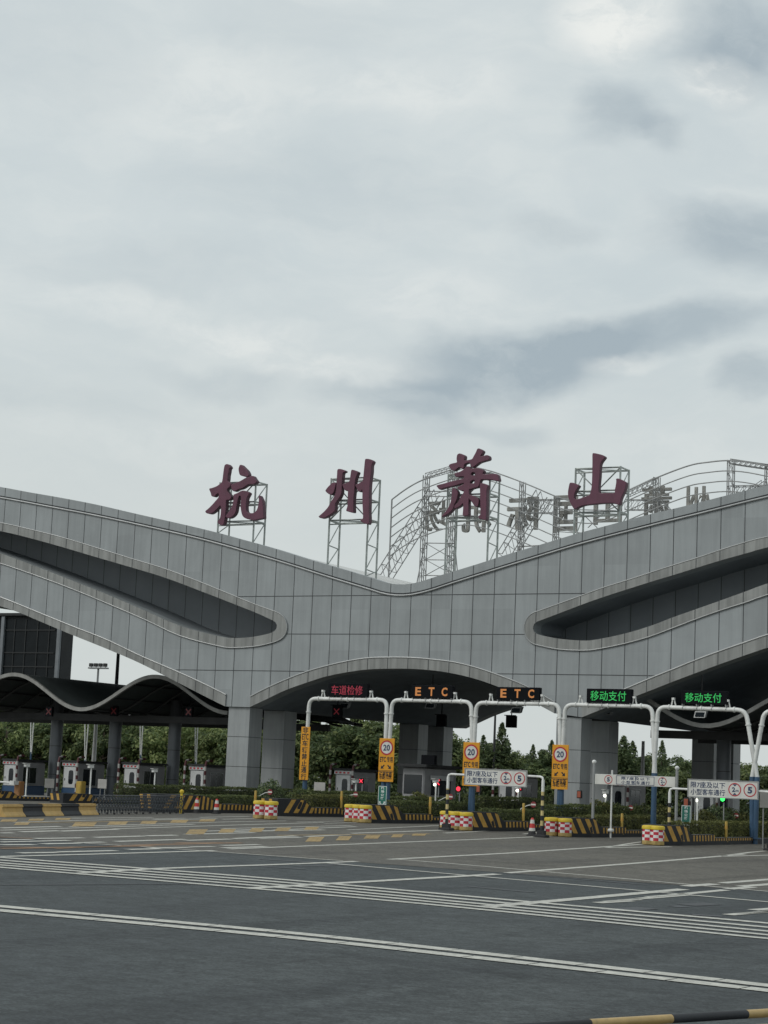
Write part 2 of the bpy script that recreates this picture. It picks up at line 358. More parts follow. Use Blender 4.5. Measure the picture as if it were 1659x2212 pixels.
ls_in = [(0,1147),(52.9,1159.2),(129,1180),(201.7,1201.6),(281,1224.7),(357.1,1247.9),(436.5,1277.6),(508.5,1305.7),(551.2,1322.6),(579,1335),(592,1341.5),(597.5,1346),(599.2,1353),(597,1360),(591,1365),(579,1369.5),(547.9,1375.7),(508,1378.5),(470,1373.7),(390.2,1352),(314.1,1319),(238,1286.5),(162,1256.2),(86,1226.5),(0,1195)]
rs_out = [(1657.5,1160),(1619.3,1169.3),(1564.3,1186),(1512.4,1203.6),(1460.4,1219.7),(1408.5,1236.5),(1356.6,1253.3),(1306,1269),(1265,1283.8),(1210,1303.8),(1170.7,1317.8),(1151.3,1325),(1139.5,1336.5),(1133.5,1354),(1135.5,1371),(1142.5,1383),(1152,1390.3),(1170,1395.4),(1210,1403),(1265,1405.2),(1304.7,1400),(1355,1389.3),(1405.5,1375),(1457.4,1355.6),(1509.3,1335.8),(1562.8,1317),(1619.3,1299),(1657.5,1285.4)]
rs_in = [(1657.5,1183),(1619.3,1193.7),(1564.3,1209),(1512.4,1224.7),(1460.4,1241),(1408.5,1256.6),(1356.6,1273),(1306,1289.3),(1265,1303.7),(1210,1324.7),(1172,1339),(1161,1343.5),(1155,1348.5),(1152.5,1355.5),(1153.5,1362.5),(1157.5,1367.8),(1163,1370.4),(1172,1373),(1210,1380),(1265,1384),(1304.7,1378.8),(1353.6,1368),(1405.5,1352.4),(1457.4,1332.7),(1509.3,1314.4),(1562.8,1295.4),(1619.3,1275),(1657.5,1261)]
def W(px): return [fz(*p, YF) for p in px]
XC = fz(872, 1300)[0]
XL = fz(0, 1200)[0]; XR = fz(1657.5, 1200)[0]
def extend(poly, left=True):      # the wings run on past what the photograph shows
    (a, b) = (poly[1], poly[0]) if left else (poly[-2], poly[-1])
    s = (b[1]-a[1])/(b[0]-a[0]); sg = -1 if left else 1
    ext = [(b[0]+sg*5, b[1]+s*sg*4.4), (b[0]+sg*11, b[1]+s*sg*7.6), (b[0]+sg*20, b[1]+s*sg*8.6)]+([] if left else [(b[0]+sg*30, b[1]+s*sg*7.0)])
    return list(reversed(ext))+poly if left else poly+ext
def both(px): return spline(extend(extend(W(px), True), False), 5)
TOP = both(top_px); COP = both(cop_px)
LLO = spline(extend(W(lw_lo), True), 5); LHI = spline(extend(W(lw_hi), True), 5)
RLO = spline(extend(W(rw_lo), False), 5); RHI = spline(extend(W(rw_hi), False), 5)
ALO = spline(W(ar_lo), 5); AHI = spline(W(ar_hi), 5)
def slot(px, left):
    p = W(px)
    a = extend([p[0], p[1]] if left else [p[1], p[0]], left); b = extend([p[-1], p[-2]] if left else [p[-2], p[-1]], left)
    n_ = 3 if left else 4; ea = a[:3] if left else a[-1:-5:-1]; eb = b[:3] if left else b[-1:-5:-1]
    return spline(ea+p+list(reversed(eb)), 4)
LSO, LSI, RSO, RSI = slot(ls_out,1), slot(ls_in,1), slot(rs_out,0), slot(rs_in,0)
BOT = LLO+ALO+RLO
OUT = TOP+list(reversed(BOT))
canopy = thing('toll_canopy', 'grey panelled toll plaza canopy with two long leaf shaped slots and a central arch', 'toll canopy', (XC, YF, 0))
M_XZ = lambda y: Matrix(((1,0,0,0),(0,0,-1,y),(0,1,0,0),(0,0,0,1)))
def cuts_x(poly, X):
    n = len(poly); z = []
    for i in range(n):
        a, b = poly[i], poly[(i+1)%n]
        if (a[0]-X)*(b[0]-X) < 0: z.append(a[1]+(b[1]-a[1])*(X-a[0])/(b[0]-a[0]))
    return sorted(z)
def cuts_z(poly, Z): return cuts_x([(q, p) for p, q in poly], Z)
fas = MB()
fas.mesh(filled([OUT, LSI, RSI], .5), M_XZ(YF+.5), 0)
JW = .022
XS = [PX0+k*PW for k in range(-60, 70)]
XS = [x for x in XS if TOP[0][0]+.2 < x < TOP[-1][0]-.2]
for X in XS:
    zs = sorted(cuts_x(OUT, X)+cuts_x(LSI, X)+cuts_x(RSI, X))
    for a, b in zip(zs[::2], zs[1::2]): fas.quad((X-JW,YF-.004,a),(X+JW,YF-.004,a),(X+JW,YF-.004,b),(X-JW,YF-.004,b), 1)
for (py, xa, xb) in ((1285.5, 510, 1285), (1370, 560, 1195), (1453, 380, 1420)):
    Z = fz(877, py)[1]; x0, x1 = fz(xa,py)[0], fz(xb,py)[0]
    xs = sorted(cuts_z(OUT, Z)+cuts_z(LSI, Z)+cuts_z(RSI, Z))
    for a, b in zip(xs[::2], xs[1::2]):
        a, b = max(a, x0), min(b, x1)
        if b > a: fas.quad((a,YF-.007,Z-JW),(b,YF-.007,Z-JW),(b,YF-.007,Z+JW),(a,YF-.007,Z+JW), 1)
fas.build('front_fascia', [m_panel, m_joint], canopy)
def band(name, A, B, mats, y0=YF-.07, y1=YF-.001, joints=True, closed_tip=False):
    # raised strip of cladding between two matched edge lines
    mb = MB()
    for i in range(len(A)-1):
        a,b,c,d = A[i],A[i+1],B[i+1],B[i]
        mb.quad((a[0],y0,a[1]),(b[0],y0,b[1]),(c[0],y0,c[1]),(d[0],y0,d[1]), 0)
        mb.quad((a[0],y1,a[1]),(b[0],y1,b[1]),(b[0],y0,b[1]),(a[0],y0,a[1]), 0)
        mb.quad((d[0],y0,d[1]),(c[0],y0,c[1]),(c[0],y1,c[1]),(d[0],y1,d[1]), 0)
    if joints:
        for X in XS:
            for sgn in ((1,) if not closed_tip else (1,)):
                poly = list(A)+list(reversed(B)); zs = cuts_x(poly, X)
                for p, q in zip(zs[::2], zs[1::2]):
                    if q-p < 1.6: mb.quad((X-JW,y0-.004,p),(X+JW,y0-.004,p),(X+JW,y0-.004,q),(X-JW,y0-.004,q), 1)
    ob = mb.build(name, mats, canopy); recalc(ob); return ob
def grid_pair(A, B, n=120):
    x0, x1 = max(A[0][0],B[0][0]), min(A[-1][0],B[-1][0])
    xs = [x0+(x1-x0)*i/n for i in range(n+1)]
    return [(x, interp(A,x)) for x in xs], [(x, interp(B,x)) for x in xs]
def moulding(L, r=.055, dz=0.0, name='drip_moulding'):
    mb = MB(); mb.tube([(x, YF-.06, z+dz) for x, z in L], r, 6, 0); mb.build(name, m_moul, canopy, True)
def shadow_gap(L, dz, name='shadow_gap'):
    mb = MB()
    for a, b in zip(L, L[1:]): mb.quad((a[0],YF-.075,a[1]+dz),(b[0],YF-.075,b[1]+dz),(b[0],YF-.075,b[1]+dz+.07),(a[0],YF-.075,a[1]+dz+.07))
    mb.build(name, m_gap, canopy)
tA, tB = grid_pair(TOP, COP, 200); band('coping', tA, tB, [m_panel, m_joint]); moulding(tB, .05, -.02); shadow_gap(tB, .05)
for A, B, nm in ((LHI, LLO, 'wing_trim'), (RHI, RLO, 'wing_trim')):
    a, b = grid_pair(A, B, 60); band(nm, a, b, [m_trim, m_joint]); moulding(a, .05)
a, b = grid_pair(AHI, ALO, 90); band('arch_trim', a, b, [m_trim, m_joint]); moulding(a, .05)
band('slot_trim', LSO, LSI, [m_trim, m_joint], closed_tip=True); band('slot_trim', RSO, RSI, [m_trim, m_joint], closed_tip=True)
moulding(LSO, .035, name='slot_moulding'); moulding(RSO, .035, name='slot_moulding')
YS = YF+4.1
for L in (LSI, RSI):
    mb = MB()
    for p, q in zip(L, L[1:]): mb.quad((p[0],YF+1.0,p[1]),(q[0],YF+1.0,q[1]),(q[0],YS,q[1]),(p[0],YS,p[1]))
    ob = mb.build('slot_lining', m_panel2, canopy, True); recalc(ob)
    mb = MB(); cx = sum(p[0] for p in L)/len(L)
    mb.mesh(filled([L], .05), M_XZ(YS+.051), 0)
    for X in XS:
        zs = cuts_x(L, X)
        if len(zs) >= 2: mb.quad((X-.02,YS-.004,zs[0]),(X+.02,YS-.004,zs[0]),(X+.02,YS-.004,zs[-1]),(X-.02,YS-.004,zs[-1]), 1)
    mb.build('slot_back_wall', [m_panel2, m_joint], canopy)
def ribbon(name, L, y0, y1, dz, m, th=.12):
    mb = MB()
    for p, q in zip(L, L[1:]):
        if q[0]-p[0] < 1e-4: continue
        for z in (dz, dz-th): mb.quad((p[0],y0,p[1]+z),(q[0],y0,q[1]+z),(q[0],y1,q[1]+z),(p[0],y1,p[1]+z))
    ob = mb.build(name, m, canopy, True); return ob
ribbon('roof', TOP, YF+1.0, YB, -.3, m_roof)
BOTS = [p for p in BOT]
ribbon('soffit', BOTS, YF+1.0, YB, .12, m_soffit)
mb = MB(); TOPL = [(x, z-.3) for x, z in TOP]
mb.mesh(filled([TOPL+list(reversed(BOT))], .5), M_XZ(YB+.5), 0); mb.build('rear_fascia', m_panel, canopy)
# pillars: stacked panel boxes on a dark core, 2.5 cm joints
PIL = []
for xa, xb in ((487.8, 533.5), (1198.6, 1252.6)):
    x0, x1 = fz(xa, 1600)[0], fz(xb, 1600)[0]
    for yo in (0.0, 4.0, 21.9, 25.8):
        PIL.append((x0, x1, YF+.15+yo if yo else YF+.15))
for x0, x1, y0 in PIL:
    mb = MB(); zt = interp(BOT, (x0+x1)/2)+.25 if True else 0
    zt = min(interp(LLO, x0) if x0 < XC else interp(ALO, x0), interp(ALO, x1) if x0 < XC else interp(RLO, x1))-.02
    zb = zg((x0+x1)/2)-.1; n = 4; hh = 1.78; d = 1.45
    mb.box(x0+.04, x1-.04, y0+.04, y0+d-.04, zb, zt+1.2, 1)
    z = zt
    while z > zb:
        lo = max(z-hh, zb); mb.box(x0, x1, y0, y0+d, lo+.03, z, 0); z = lo
    mb.build('pillar', [m_pillar, m_core], canopy)
# lamps under the soffit
def soffit_lamp(px, py, Y, s=.5):
    p = onY(px, py, Y); mb = MB()
    zt = interp(BOT, p.x)+.1 if True else p.z+1
    mb.tube([(p.x,p.y,p.z+.1),(p.x,p.y,max(zt,p.z+.3))], .03, 6, 1)
    vs = [(-s*.5,-.12,.16),(s*.5,-.12,.16),(s*.5,.16,.2),(-s*.5,.16,.2),(-s*.5,-.34,-.2),(s*.5,-.34,-.2),(s*.5,-.06,-.14),(-s*.5,-.06,-.14)]
    mb.add([Vector(v)+p for v in vs], [(0,1,2,3),(4,7,6,5),(0,4,5,1),(1,5,6,2),(2,6,7,3),(3,7,4,0)], 0)
    mb.quad(*[p+Vector(v) for v in ((-s*.4,-.17,.1),(s*.4,-.17,.1),(s*.4,-.345,-.14),(-s*.4,-.345,-.14))], 2)
    return mb.build('floodlight', [m_alu, m_dkbeam, m_glass], None, origin=tuple(p))
FL = [(747,1524,104,'small floodlight hanging under the arch below the red lane message'),(933,1524,104,'small floodlight hanging under the arch below the first amber message'),
      (1118,1534,101,'black floodlight hanging below the second amber message against the sky'),(1313,1537,101,'grey floodlight under the wing below the nearer green message'),(1515,1543,100,'grey floodlight under the wing below the right hand green message')]
for px, py, Y, lb in FL: tag(soffit_lamp(px, py, Y, .62), lb, 'floodlight')
def hang_box(px, py, wpx, hpx, Y, lb, cross=False):
    p = onY(px, py, Y); k = (onY(px+10, py, Y)-p).length/10; ww, hh = wpx*k/2, hpx*k/2
    mb = MB(); mb.box(p.x-ww, p.x+ww, Y, Y+.25, p.z-hh, p.z+hh, 0)
    zt = max(interp(BOT, p.x)+.1, p.z+hh+.2); zt = min(zt, p.z+4)
    mb.tube([(p.x,Y+.12,p.z+hh),(p.x,Y+.12,zt)], .035, 6, 0)
    mb.box(p.x-ww-.05, p.x+ww+.05, Y-.16, Y+.0, p.z+hh, p.z+hh+.05, 0)
    if cross:
        s = min(ww, hh)*.62
        for sg in (1,-1):
            a = Vector((-s*sg, 0, s)); n = Vector((sg,0,1)).normalized()*.028
            mb.quad(*[Vector((p.x,Y-.006-.003*sg,p.z))+v for v in (a+n*1.0, a-n, -a-n, -a+n)], 1)
    o = mb.build('lane_signal', [m_led, m_cross], None, origin=(p.x, Y, p.z)); recalc(o); return tag(o, lb, 'lane signal', 'lane signals hung under the roofs')
hang_box(727, 1537, 18, 22, 103, 'black lane signal showing a red cross under the arch', True)
hang_box(952, 1557, 19, 22, 112, 'dark unlit lane signal hanging in front of the two far pillars')
hang_box(1103, 1559, 21, 23, 112, 'dark unlit lane signal on a rod against the sky under the arch')
# ------------------------------------------------------------------ rooftop characters (outlines as built)
def cr_(ox, oy, s, pts): return [((ox+x/s)/S_, (oy+y/s)/S_) for x, y in pts]
HANG = [cr_(800,1800,5.53,p) for p in (
 [(500,185),(530,160),(575,165),(615,210),(618,240),(600,265),(590,330),(575,400),(570,480),(565,530),(610,560),(640,585),(632,625),(600,665),(555,710),(560,750),(600,800),(640,855),(640,900),(600,940),(540,945),(530,1000),(530,1100),(520,1200),(510,1320),(495,1400),(475,1470),(440,1495),(390,1480),(350,1440),(345,1410),(385,1350),(405,1290),(415,1200),(410,1070),(350,1120),(280,1190),(200,1240),(120,1235),(80,1205),(85,1175),(150,1120),(230,1040),(300,960),(355,895),(370,850),(365,800),(320,820),(290,860),(250,870),(210,850),(195,790),(165,720),(170,690),(230,675),(320,640),(380,600),(430,560),(450,500),(460,420),(475,300),(490,210)],
 [(830,180),(860,175),(890,200),(930,240),(980,290),(1010,340),(1025,390),(1010,430),(960,435),(880,420),(830,395),(810,340),(800,270),(815,210)],
 [(640,610),(700,580),(780,550),(850,520),(950,460),(1030,435),(1100,415),(1130,430),(1160,480),(1195,530),(1180,570),(1120,600),(1030,600),(960,640),(880,690),(790,715),(740,745),(690,750),(660,720),(635,650)],
 [(690,830),(720,810),(790,780),(850,745),(910,735),(980,750),(1035,785),(1020,830),(985,900),(970,1000),(965,1100),(975,1180),(1010,1215),(1070,1225),(1130,1220),(1180,1180),(1215,1110),(1235,1020),(1240,930),(1235,850),(1265,845),(1290,890),(1320,960),(1335,1100),(1345,1250),(1345,1335),(1290,1350),(1200,1370),(1120,1385),(1030,1365),(950,1340),(890,1290),(860,1200),(845,1080),(850,980),(850,880),(830,850),(805,880),(785,950),(770,1030),(755,1120),(740,1200),(700,1270),(640,1320),(580,1335),(530,1320),(520,1285),(580,1210),(630,1130),(670,1040),(685,950),(690,880)])]
ZHOU = [cr_(1240,1780,5.53,p) for p in (
 [(395,690),(440,670),(490,680),(478,750),(458,830),(430,900),(380,940),(310,910),(260,860),(265,830),(310,770),(360,720)],
 [(520,390),(570,375),(640,390),(690,420),(675,445),(640,465),(630,550),(620,700),(615,850),(600,930),(560,1010),(500,1090),(475,1150),(470,1270),(420,1330),(350,1380),(260,1430),(170,1450),(110,1420),(130,1390),(220,1310),(310,1210),(360,1120),(420,1020),(470,920),(493,800),(500,650),(510,480)],
 [(820,405),(860,395),(920,415),(968,445),(950,500),(920,580),(902,680),(890,850),(875,1000),(870,1180),(872,1290),(860,1325),(790,1315),(720,1295),(710,1270),(735,1180),(740,1050),(745,900),(745,850),(700,850),(660,810),(635,750),(630,720),(660,695),(750,665),(785,620),(800,520)],
 [(1120,175),(1150,155),(1230,165),(1295,205),(1290,245),(1265,300),(1260,430),(1245,540),(1225,700),(1215,900),(1215,1100),(1210,1300),(1215,1480),(1195,1575),(1130,1570),(1060,1540),(1010,1490),(1015,1470),(1065,1460),(1075,1380),(1065,1200),(1060,1000),(1060,840),(1030,865),(980,870),(955,840),(940,800),(913,750),(910,720),(980,690),(1050,650),(1075,600),(1090,450),(1105,300)])]
XIAO = [cr_(1700,1750,5.53,p) for p in (
 [(400,465),(430,435),(500,415),(570,395),(565,330),(575,250),(600,215),(640,205),(700,225),(745,255),(745,310),(735,355),(800,350),(900,325),(940,260),(985,180),(1015,110),(1050,95),(1100,115),(1145,150),(1130,200),(1090,265),(1150,255),(1220,240),(1265,255),(1282,300),(1265,345),(1180,370),(1070,405),(1000,455),(930,505),(885,500),(867,440),(830,410),(745,440),(730,500),(705,545),(660,520),(620,510),(570,545),(520,580),(470,570),(430,540),(415,505)],
 [(740,530),(770,495),(810,485),(850,493),(873,517),(880,535),(960,522),(1050,525),(1110,545),(1160,580),(1150,620),(1140,650),(1200,655),(1330,645),(1430,650),(1465,680),(1490,770),(1480,805),(1400,795),(1280,775),(1140,775),(1090,790),(1075,850),(1050,920),(1010,945),(950,960),(870,985),(845,990),(840,1020),(850,1100),(920,1120),(980,1150),(1050,1200),(1050,1280),(1030,1350),(1000,1370),(950,1340),(910,1280),(850,1210),(835,1200),(830,1300),(828,1450),(820,1550),(740,1565),(700,1555),(705,1450),(710,1300),(660,1340),(590,1385),(530,1405),(515,1390),(530,1330),(590,1270),(630,1200),(660,1130),(710,1070),(720,1020),(670,1020),(620,1000),(580,960),(590,940),(650,905),(710,880),(722,852),(650,868),(560,900),(440,925),(330,950),(220,985),(185,985),(150,940),(130,910),(160,890),(300,855),(450,810),(600,775),(690,757),(722,738),(720,710),(640,714),(570,720),(530,690),(520,640),(560,625),(640,600),(700,565)],
 [(885,680),(890,640),(920,618),(965,625),(975,660),(950,682)],
 [(865,850),(875,815),(920,790),(955,790),(960,820),(945,850),(890,862)],
 [(475,970),(510,955),(560,990),(590,1030),(597,1080),(580,1180),(550,1260),(515,1330),(500,1400),(430,1480),(350,1540),(250,1585),(245,1565),(310,1490),(370,1410),(420,1310),(450,1200),(465,1080)],
 [(1090,855),(1150,855),(1220,880),(1252,905),(1240,960),(1222,1020),(1220,1200),(1218,1400),(1215,1550),(1205,1650),(1120,1640),(1040,1610),(1050,1560),(1080,1530),(1085,1400),(1080,1200),(1075,1000),(1070,900)])]
SHAN = [cr_(2200,1760,5.184,p) for p in (
 [(710,150),(750,135),(830,150),(920,175),(965,210),(950,245),(900,310),(875,370),(865,450),(860,600),(845,750),(840,870),(850,930),(880,950),(1000,945),(1150,945),(1165,880),(1185,790),(1195,700),(1190,665),(1220,650),(1280,665),(1390,725),(1398,760),(1380,860),(1340,960),(1300,1050),(1275,1150),(1250,1190),(1200,1175),(1120,1155),(1000,1155),(850,1165),(700,1180),(560,1195),(460,1225),(400,1255),(350,1280),(320,1255),(280,1190),(240,1100),(215,1020),(210,930),(225,830),(245,750),(275,735),(340,745),(420,780),(435,805),(400,860),(360,930),(340,1000),(345,1060),(380,1075),(450,1060),(560,1020),(640,990),(670,930),(690,830),(700,700),(705,500),(708,300)],)]
YL = 99.75
def roofz(X): return interp(TOP, X)-.3
def roof_sign(glyph, lb, xl, xr, ytop, ylevels, seams=()):
    c = fz((xl+xr)/2, ytop, YL)
    root = thing('rooftop_character_sign', lb, 'rooftop sign', (c[0], YL, roofz(c[0])), 'burgundy characters standing on the canopy roof')
    polys = [spline([fz(*p, YL) for p in g], 3, True) for g in glyph]
    mb = MB(); mb.mesh(filled(polys, .15, .03, -.03), M_XZ(YL), 0)
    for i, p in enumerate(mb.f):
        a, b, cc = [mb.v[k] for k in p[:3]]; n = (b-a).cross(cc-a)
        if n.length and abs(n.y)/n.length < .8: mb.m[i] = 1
    o = mb.build('character', [m_burg, m_burg2], root)
    yf, yb = YL+.42, YL+1.7
    x0, x1 = fz(xl, ytop, yf)[0], fz(xr, ytop, yf)[0]
    zl = [fz((xl+xr)/2, y, yf)[1] for y in ylevels]
    mb = MB(); r = .058
    corners = [(x0,yf),(x1,yf),(x1,yb),(x0,yb)]
    for x, y in corners: mb.tube([(x,y,roofz(x)),(x,y,zl[0]+.05)], r, 6); mb.box(x-.14,x+.14,y-.14,y+.14,roofz(x)-.02,roofz(x)+.1)
    for z in zl:
        for (a, b) in ((0,1),(1,2),(2,3),(3,0)): mb.tube([(*corners[a],z),(*corners[b],z)], r*.9, 6)
        mb.tube([(x0,yf,z-.24),(x1,yf,z-.24)], r*.7, 6)
        mb.tube([(x0,yf,z),(x1,yb,z)], r*.6, 6)
    xm = (x0+x1)/2
    mb.tube([(x0,yf,zl[0]),(xm,yf,zl[1]),(x1,yf,zl[0])], r*.75, 6)
    mb.tube([(x0,yf,zl[2]),(xm,yf,zl[1]),(x1,yf,zl[2])], r*.75, 6)
    for x in (x0, x1):
        zz = [zl[0], zl[1], zl[2]]; z = zl[2]
        while z-1.5 > roofz(x)+.4: z -= 1.5; zz.append(z)
        zz.append(roofz(x)+.25)
        for i in range(len(zz)-1):
            mb.tube([(x,yb,zz[i]),(x,yf,zz[i+1])], r*.6, 6); 
            if i > 1: mb.tube([(x,yf,zz[i]),(x,yb,zz[i]-.1)], r*.6, 6)
    # short stubs that carry the strokes
    for g in polys:
        gx = sum(p[0] for p in g)/len(g); gz = sum(p[1] for p in g)/len(g); z = min(zl, key=lambda q: abs(q-gz))
        mb.tube([(min(max(gx,x0),x1),YL+.1,gz),(min(max(gx,x0),x1),yf,z)], .03, 6)
    mb.build('frame', m_frame, root)
    return root
roof_sign(HANG, 'burgundy character 杭 on a low steel frame above the left wing', 476, 553, 1042, (1042, 1085, 1126))
roof_sign(ZHOU, 'burgundy character 州 of three tall strokes on a high frame left of the roof valley', 716, 799, 1033, (1033, 1080, 1123))
roof_sign(XIAO, 'tall many stroke burgundy character 萧 just right of the roof valley', 969, 1059, 1023.5, (1023.5, 1068, 1117))
roof_sign(SHAN, 'burgundy character 山 with three upright prongs above the right wing', 1244, 1340.5, 1011, (1011, 1060, 1106))
# ------------------------------------------------------------------ rear sign structure seen from behind
YR = 125.8
def zr_(px, py): p = onY(px, py, YR); return p
rs = thing('rear_sign_structure', 'weathered steel lattice of curved rails carrying the backs of rooftop characters behind the roof valley', 'sign framework', tuple(onY(1000, 1250, YR)))
def roofz2(X): return interp(TOP, X)-.3
curve_px = [(846.6,1079),(878,1056),(912.8,1037),(971,1016),(1013,1009),(1061,1018),(1125.7,1041),(1160,1055),(1200,1072),(1240,1084),(1280,1087),(1320,1077),(1353.6,1061),(1420.8,1031),(1488,1006),(1530,998.5),(1573.6,995),(1625,1000),(1700,1018),(1790,1050),(1860,1072)]
P0 = spline([(onY(x,y,YR).x, onY(x,y,YR).z) for x, y in curve_px], 5)
drop = onY(900,1060,YR).z-onY(900,1080.5,YR).z
for k in range(7):
    mb = MB(); pts = [(x, YR, z-drop*k*(1.0 if k < 6 else 1.0)) for x, z in P0]
    pts = [p for p in pts if p[2] > roofz2(p[0])-.3]
    if len(pts) > 2: mb.tube(pts, .042 if k else .052, 6); mb.build('curved_rail', m_rail, rs, True)
def lattice(a, b, wd, n, r=.035, depth=.5, name='lattice_girder'):
    r *= .72
    # box girder between two points in the sign plane
    a, b = Vector(a), Vector(b); t = (b-a).normalized(); s = Vector((0,1,0)).cross(t).normalized()*wd/2; e = Vector((0,depth,0))
    mb = MB(); ch = [s, -s, s+e, -s+e]
    for c in ch: mb.tube([a+c, b+c], r*1.35, 5)
    for i in range(n):
        p, q = a+(b-a)*i/n, a+(b-a)*(i+1)/n
        mb.tube([p+ch[0], q+ch[1]], r*.85, 5); mb.tube([p+ch[1], p+ch[0]], r*.85, 5); mb.tube([p+ch[2], q+ch[3]], r*.85, 5)
        mb.tube([p+ch[0], p+ch[2]], r*.8, 5); mb.tube([p+ch[1], p+ch[3]], r*.8, 5)
    mb.build(name, m_rail, rs)
Q = lambda x, y, dy=0: tuple(onY(x, y, YR+.35+dy))
def post_px(x, y0, w=.3): 
    p = onY(x, y0, YR+.2); lattice((p.x, YR+.2, roofz2(p.x)), (p.x, YR+.2, p.z), w, max(4, int((p.z-roofz2(p.x))/.9)), .04, .35, 'lattice_mast')
for x, y, w in ((846.6,1079,.06),(919,1026,.36),(978,1014,.36),(1127,1041,.3),(1201,1072,.3),(1417,1030,.36),(1577.5,993,.4),(1657,1003,.3)):
    if w < .1:
        p = onY(x,y,YR); mb = MB(); mb.tube([(p.x,YR,roofz2(p.x)-2),(p.x,YR,p.z)], .06, 6); mb.build('post', m_rail, rs)
    else: post_px(x, y, w)
lattice(Q(822,1247), Q(938,1062), 1.05, 9, .04, .8); lattice(Q(1086,1202), Q(1170,1066), 1.05, 6, .04, .8)
lattice(Q(1353,1066), Q(1417,1036), .35, 6, .03, .5); lattice(Q(919,1027), Q(1003,1003), .32, 8, .03, .5); lattice(Q(1577,996), Q(1665,1009), .3, 8, .035, .5)
lattice(Q(1138,1093), Q(1200,1093), .95, 4, .035, .6); lattice(Q(1577,1062), Q(1680,1060), .8, 7, .035, .6); lattice(Q(1350,1090), Q(1420,1090), .7, 5, .03, .5)
lattice(Q(1445,1112), Q(1420,1083), .5, 4, .03, .5); lattice(Q(1600,1080), Q(1650,1045), .6, 4, .03, .5)
mb = MB()
for y in (1061, 1072, 1142, 1173, 1209, 1243):
    mb.tube([Q(916,y), Q(985,y+1)], .04, 6)
for a, b in ((1173,1209),(1209,1243)):
    mb.tube([Q(919,a),Q(981,b)], .03, 6); mb.tube([Q(981,a),Q(919,b)], .03, 6)
mb.build('tower_bracing', m_rail, rs); mb = MB()
mb.tube([Q(917,1176), Q(900,1262)], .04, 6); mb.build('tower_leg', m_rail, rs); mb = MB()
mb.tube([Q(981,1160), Q(990,1255)], .04, 6)
mb.build('tower_leg', m_rail, rs); mb = MB()
mb.tube([Q(1202,1076), Q(1262,1082), Q(1330,1083)], .06, 6); mb.tube([Q(1205,1100), Q(1330,1103)], .04, 6); mb.tube([Q(1200,1148), Q(1300,1155)], .03, 6)
mb2 = MB(); mb2.tube([Q(1118,1181), Q(1175,1178)], .05, 6); mb2.build('rail_stub', m_rail, rs)
#mb.tube([Q(1118,1181), Q(1175,1178)], .04, 6)
for a, b in (((1230,1083),(1290,1140)),((1330,1083),(1270,1140))): mb.tube([Q(*a), Q(*b)], .035, 6)
mb.build('cross_bracing', m_rail, rs)
YG = YR+1.2
for ch, xa, xb, ya, yb in (('场',920,966,1082,1147),('机',1000,1060,1090,1150),('际',1097,1161,1075,1144),('国',1198,1246,1071,1150),('山',1284,1342,1072,1132),('萧',1387,1450,1051,1113),('州',1484,1535,1051,1124),('杭',1583,1645,1060,1128)):
    p, q = onY(xa, ya, YG), onY(xb, yb, YG); mb = MB()
    put_text(mb, ch, p.x, q.x, q.z, p.z, YG, 0, .016, .045, mirror=True)
    o = mb.build('character_back', m_chan, rs); recalc(o)
# ------------------------------------------------------------------ ground
def ground_mat(name, c1, c2, c3, crack=.0, rough=.8):
    m = bpy.data.materials.new(name); m.use_nodes = True; N = NT(m.node_tree); b = N.n['Principled BSDF']
    co = N.new('ShaderNodeTexCoord').outputs['Object']
    rot = N.new('ShaderNodeMapping'); N.l.new(co, rot.inputs[0]); rot.inputs['Scale'].default_value = (.10, .55, 1)
    big = N.noise(co, .12, 5, .55); st = N.noise(rot.outputs[0], 1.0, 6, .65); fine = N.noise(co, 22, 4, .7); mid = N.noise(co, 1.6, 5, .6)
    col = N.mix(N.ramp(big, .35, .65), c1, c2)
    col = N.mix(N.math('MULTIPLY', N.ramp(st, .52, .76), .7), col, c3)
    rot2 = N.new('ShaderNodeMapping'); N.l.new(co, rot2.inputs[0]); rot2.inputs['Scale'].default_value = (.75, .045, 1)
    tr = N.noise(rot2.outputs[0], 1.0, 4, .55)
    col = N.mix(N.math('MULTIPLY', N.ramp(tr, .50, .70), .6), col, c3)
    f = N.math('MULTIPLY', N.math('MULTIPLY', N.ramp(fine, .28, .72, .62, 1.38), N.ramp(N.noise(co, 5.0, 6, .72), .3, .7, .74, 1.26)), N.ramp(mid, .3, .7, .88, 1.12)); col = N.mix(1.0, col, N.comb(f,f,f), 'MULTIPLY')
    if crack:
        v = N.new('ShaderNodeTexVoronoi', feature='DISTANCE_TO_EDGE'); N.l.new(co, v.inputs['Vector']); v.inputs['Scale'].default_value = .11
        col = N.mix(N.math('MULTIPLY', N.ramp(v.outputs['Distance'], .006, .001), crack), col, (.02,.02,.02))
    N.l.new(col, b.inputs['Base Color']); b.inputs['Roughness'].default_value = rough
    N.l.new(N.ramp(big, .3, .7, rough-.14, rough+.05), b.inputs['Roughness'])
    b.inputs['Specular IOR Level'].default_value = .22
    bp = N.new('ShaderNodeBump'); bp.inputs['Strength'].default_value = .5; bp.inputs['Distance'].default_value = .006
    N.l.new(N.noise(co, 55, 3, .7), bp.inputs['Height']); N.l.new(bp.outputs[0], b.inputs['Normal'])
    return m
m_asph = ground_mat('old_asphalt', (.052,.060,.063), (.072,.081,.083), (.036,.041,.044), .12)
m_conc = ground_mat('plaza_concrete', (.108,.103,.091), (.130,.124,.108), (.072,.069,.062), .0, .82)
_zg0 = zg
def zg(X, Y=0): return _zg0(max(-130, min(60, X)))
xs = [-2500,-600,-250]+[-130+i*4 for i in range(48)]+[100,250,600,2500]
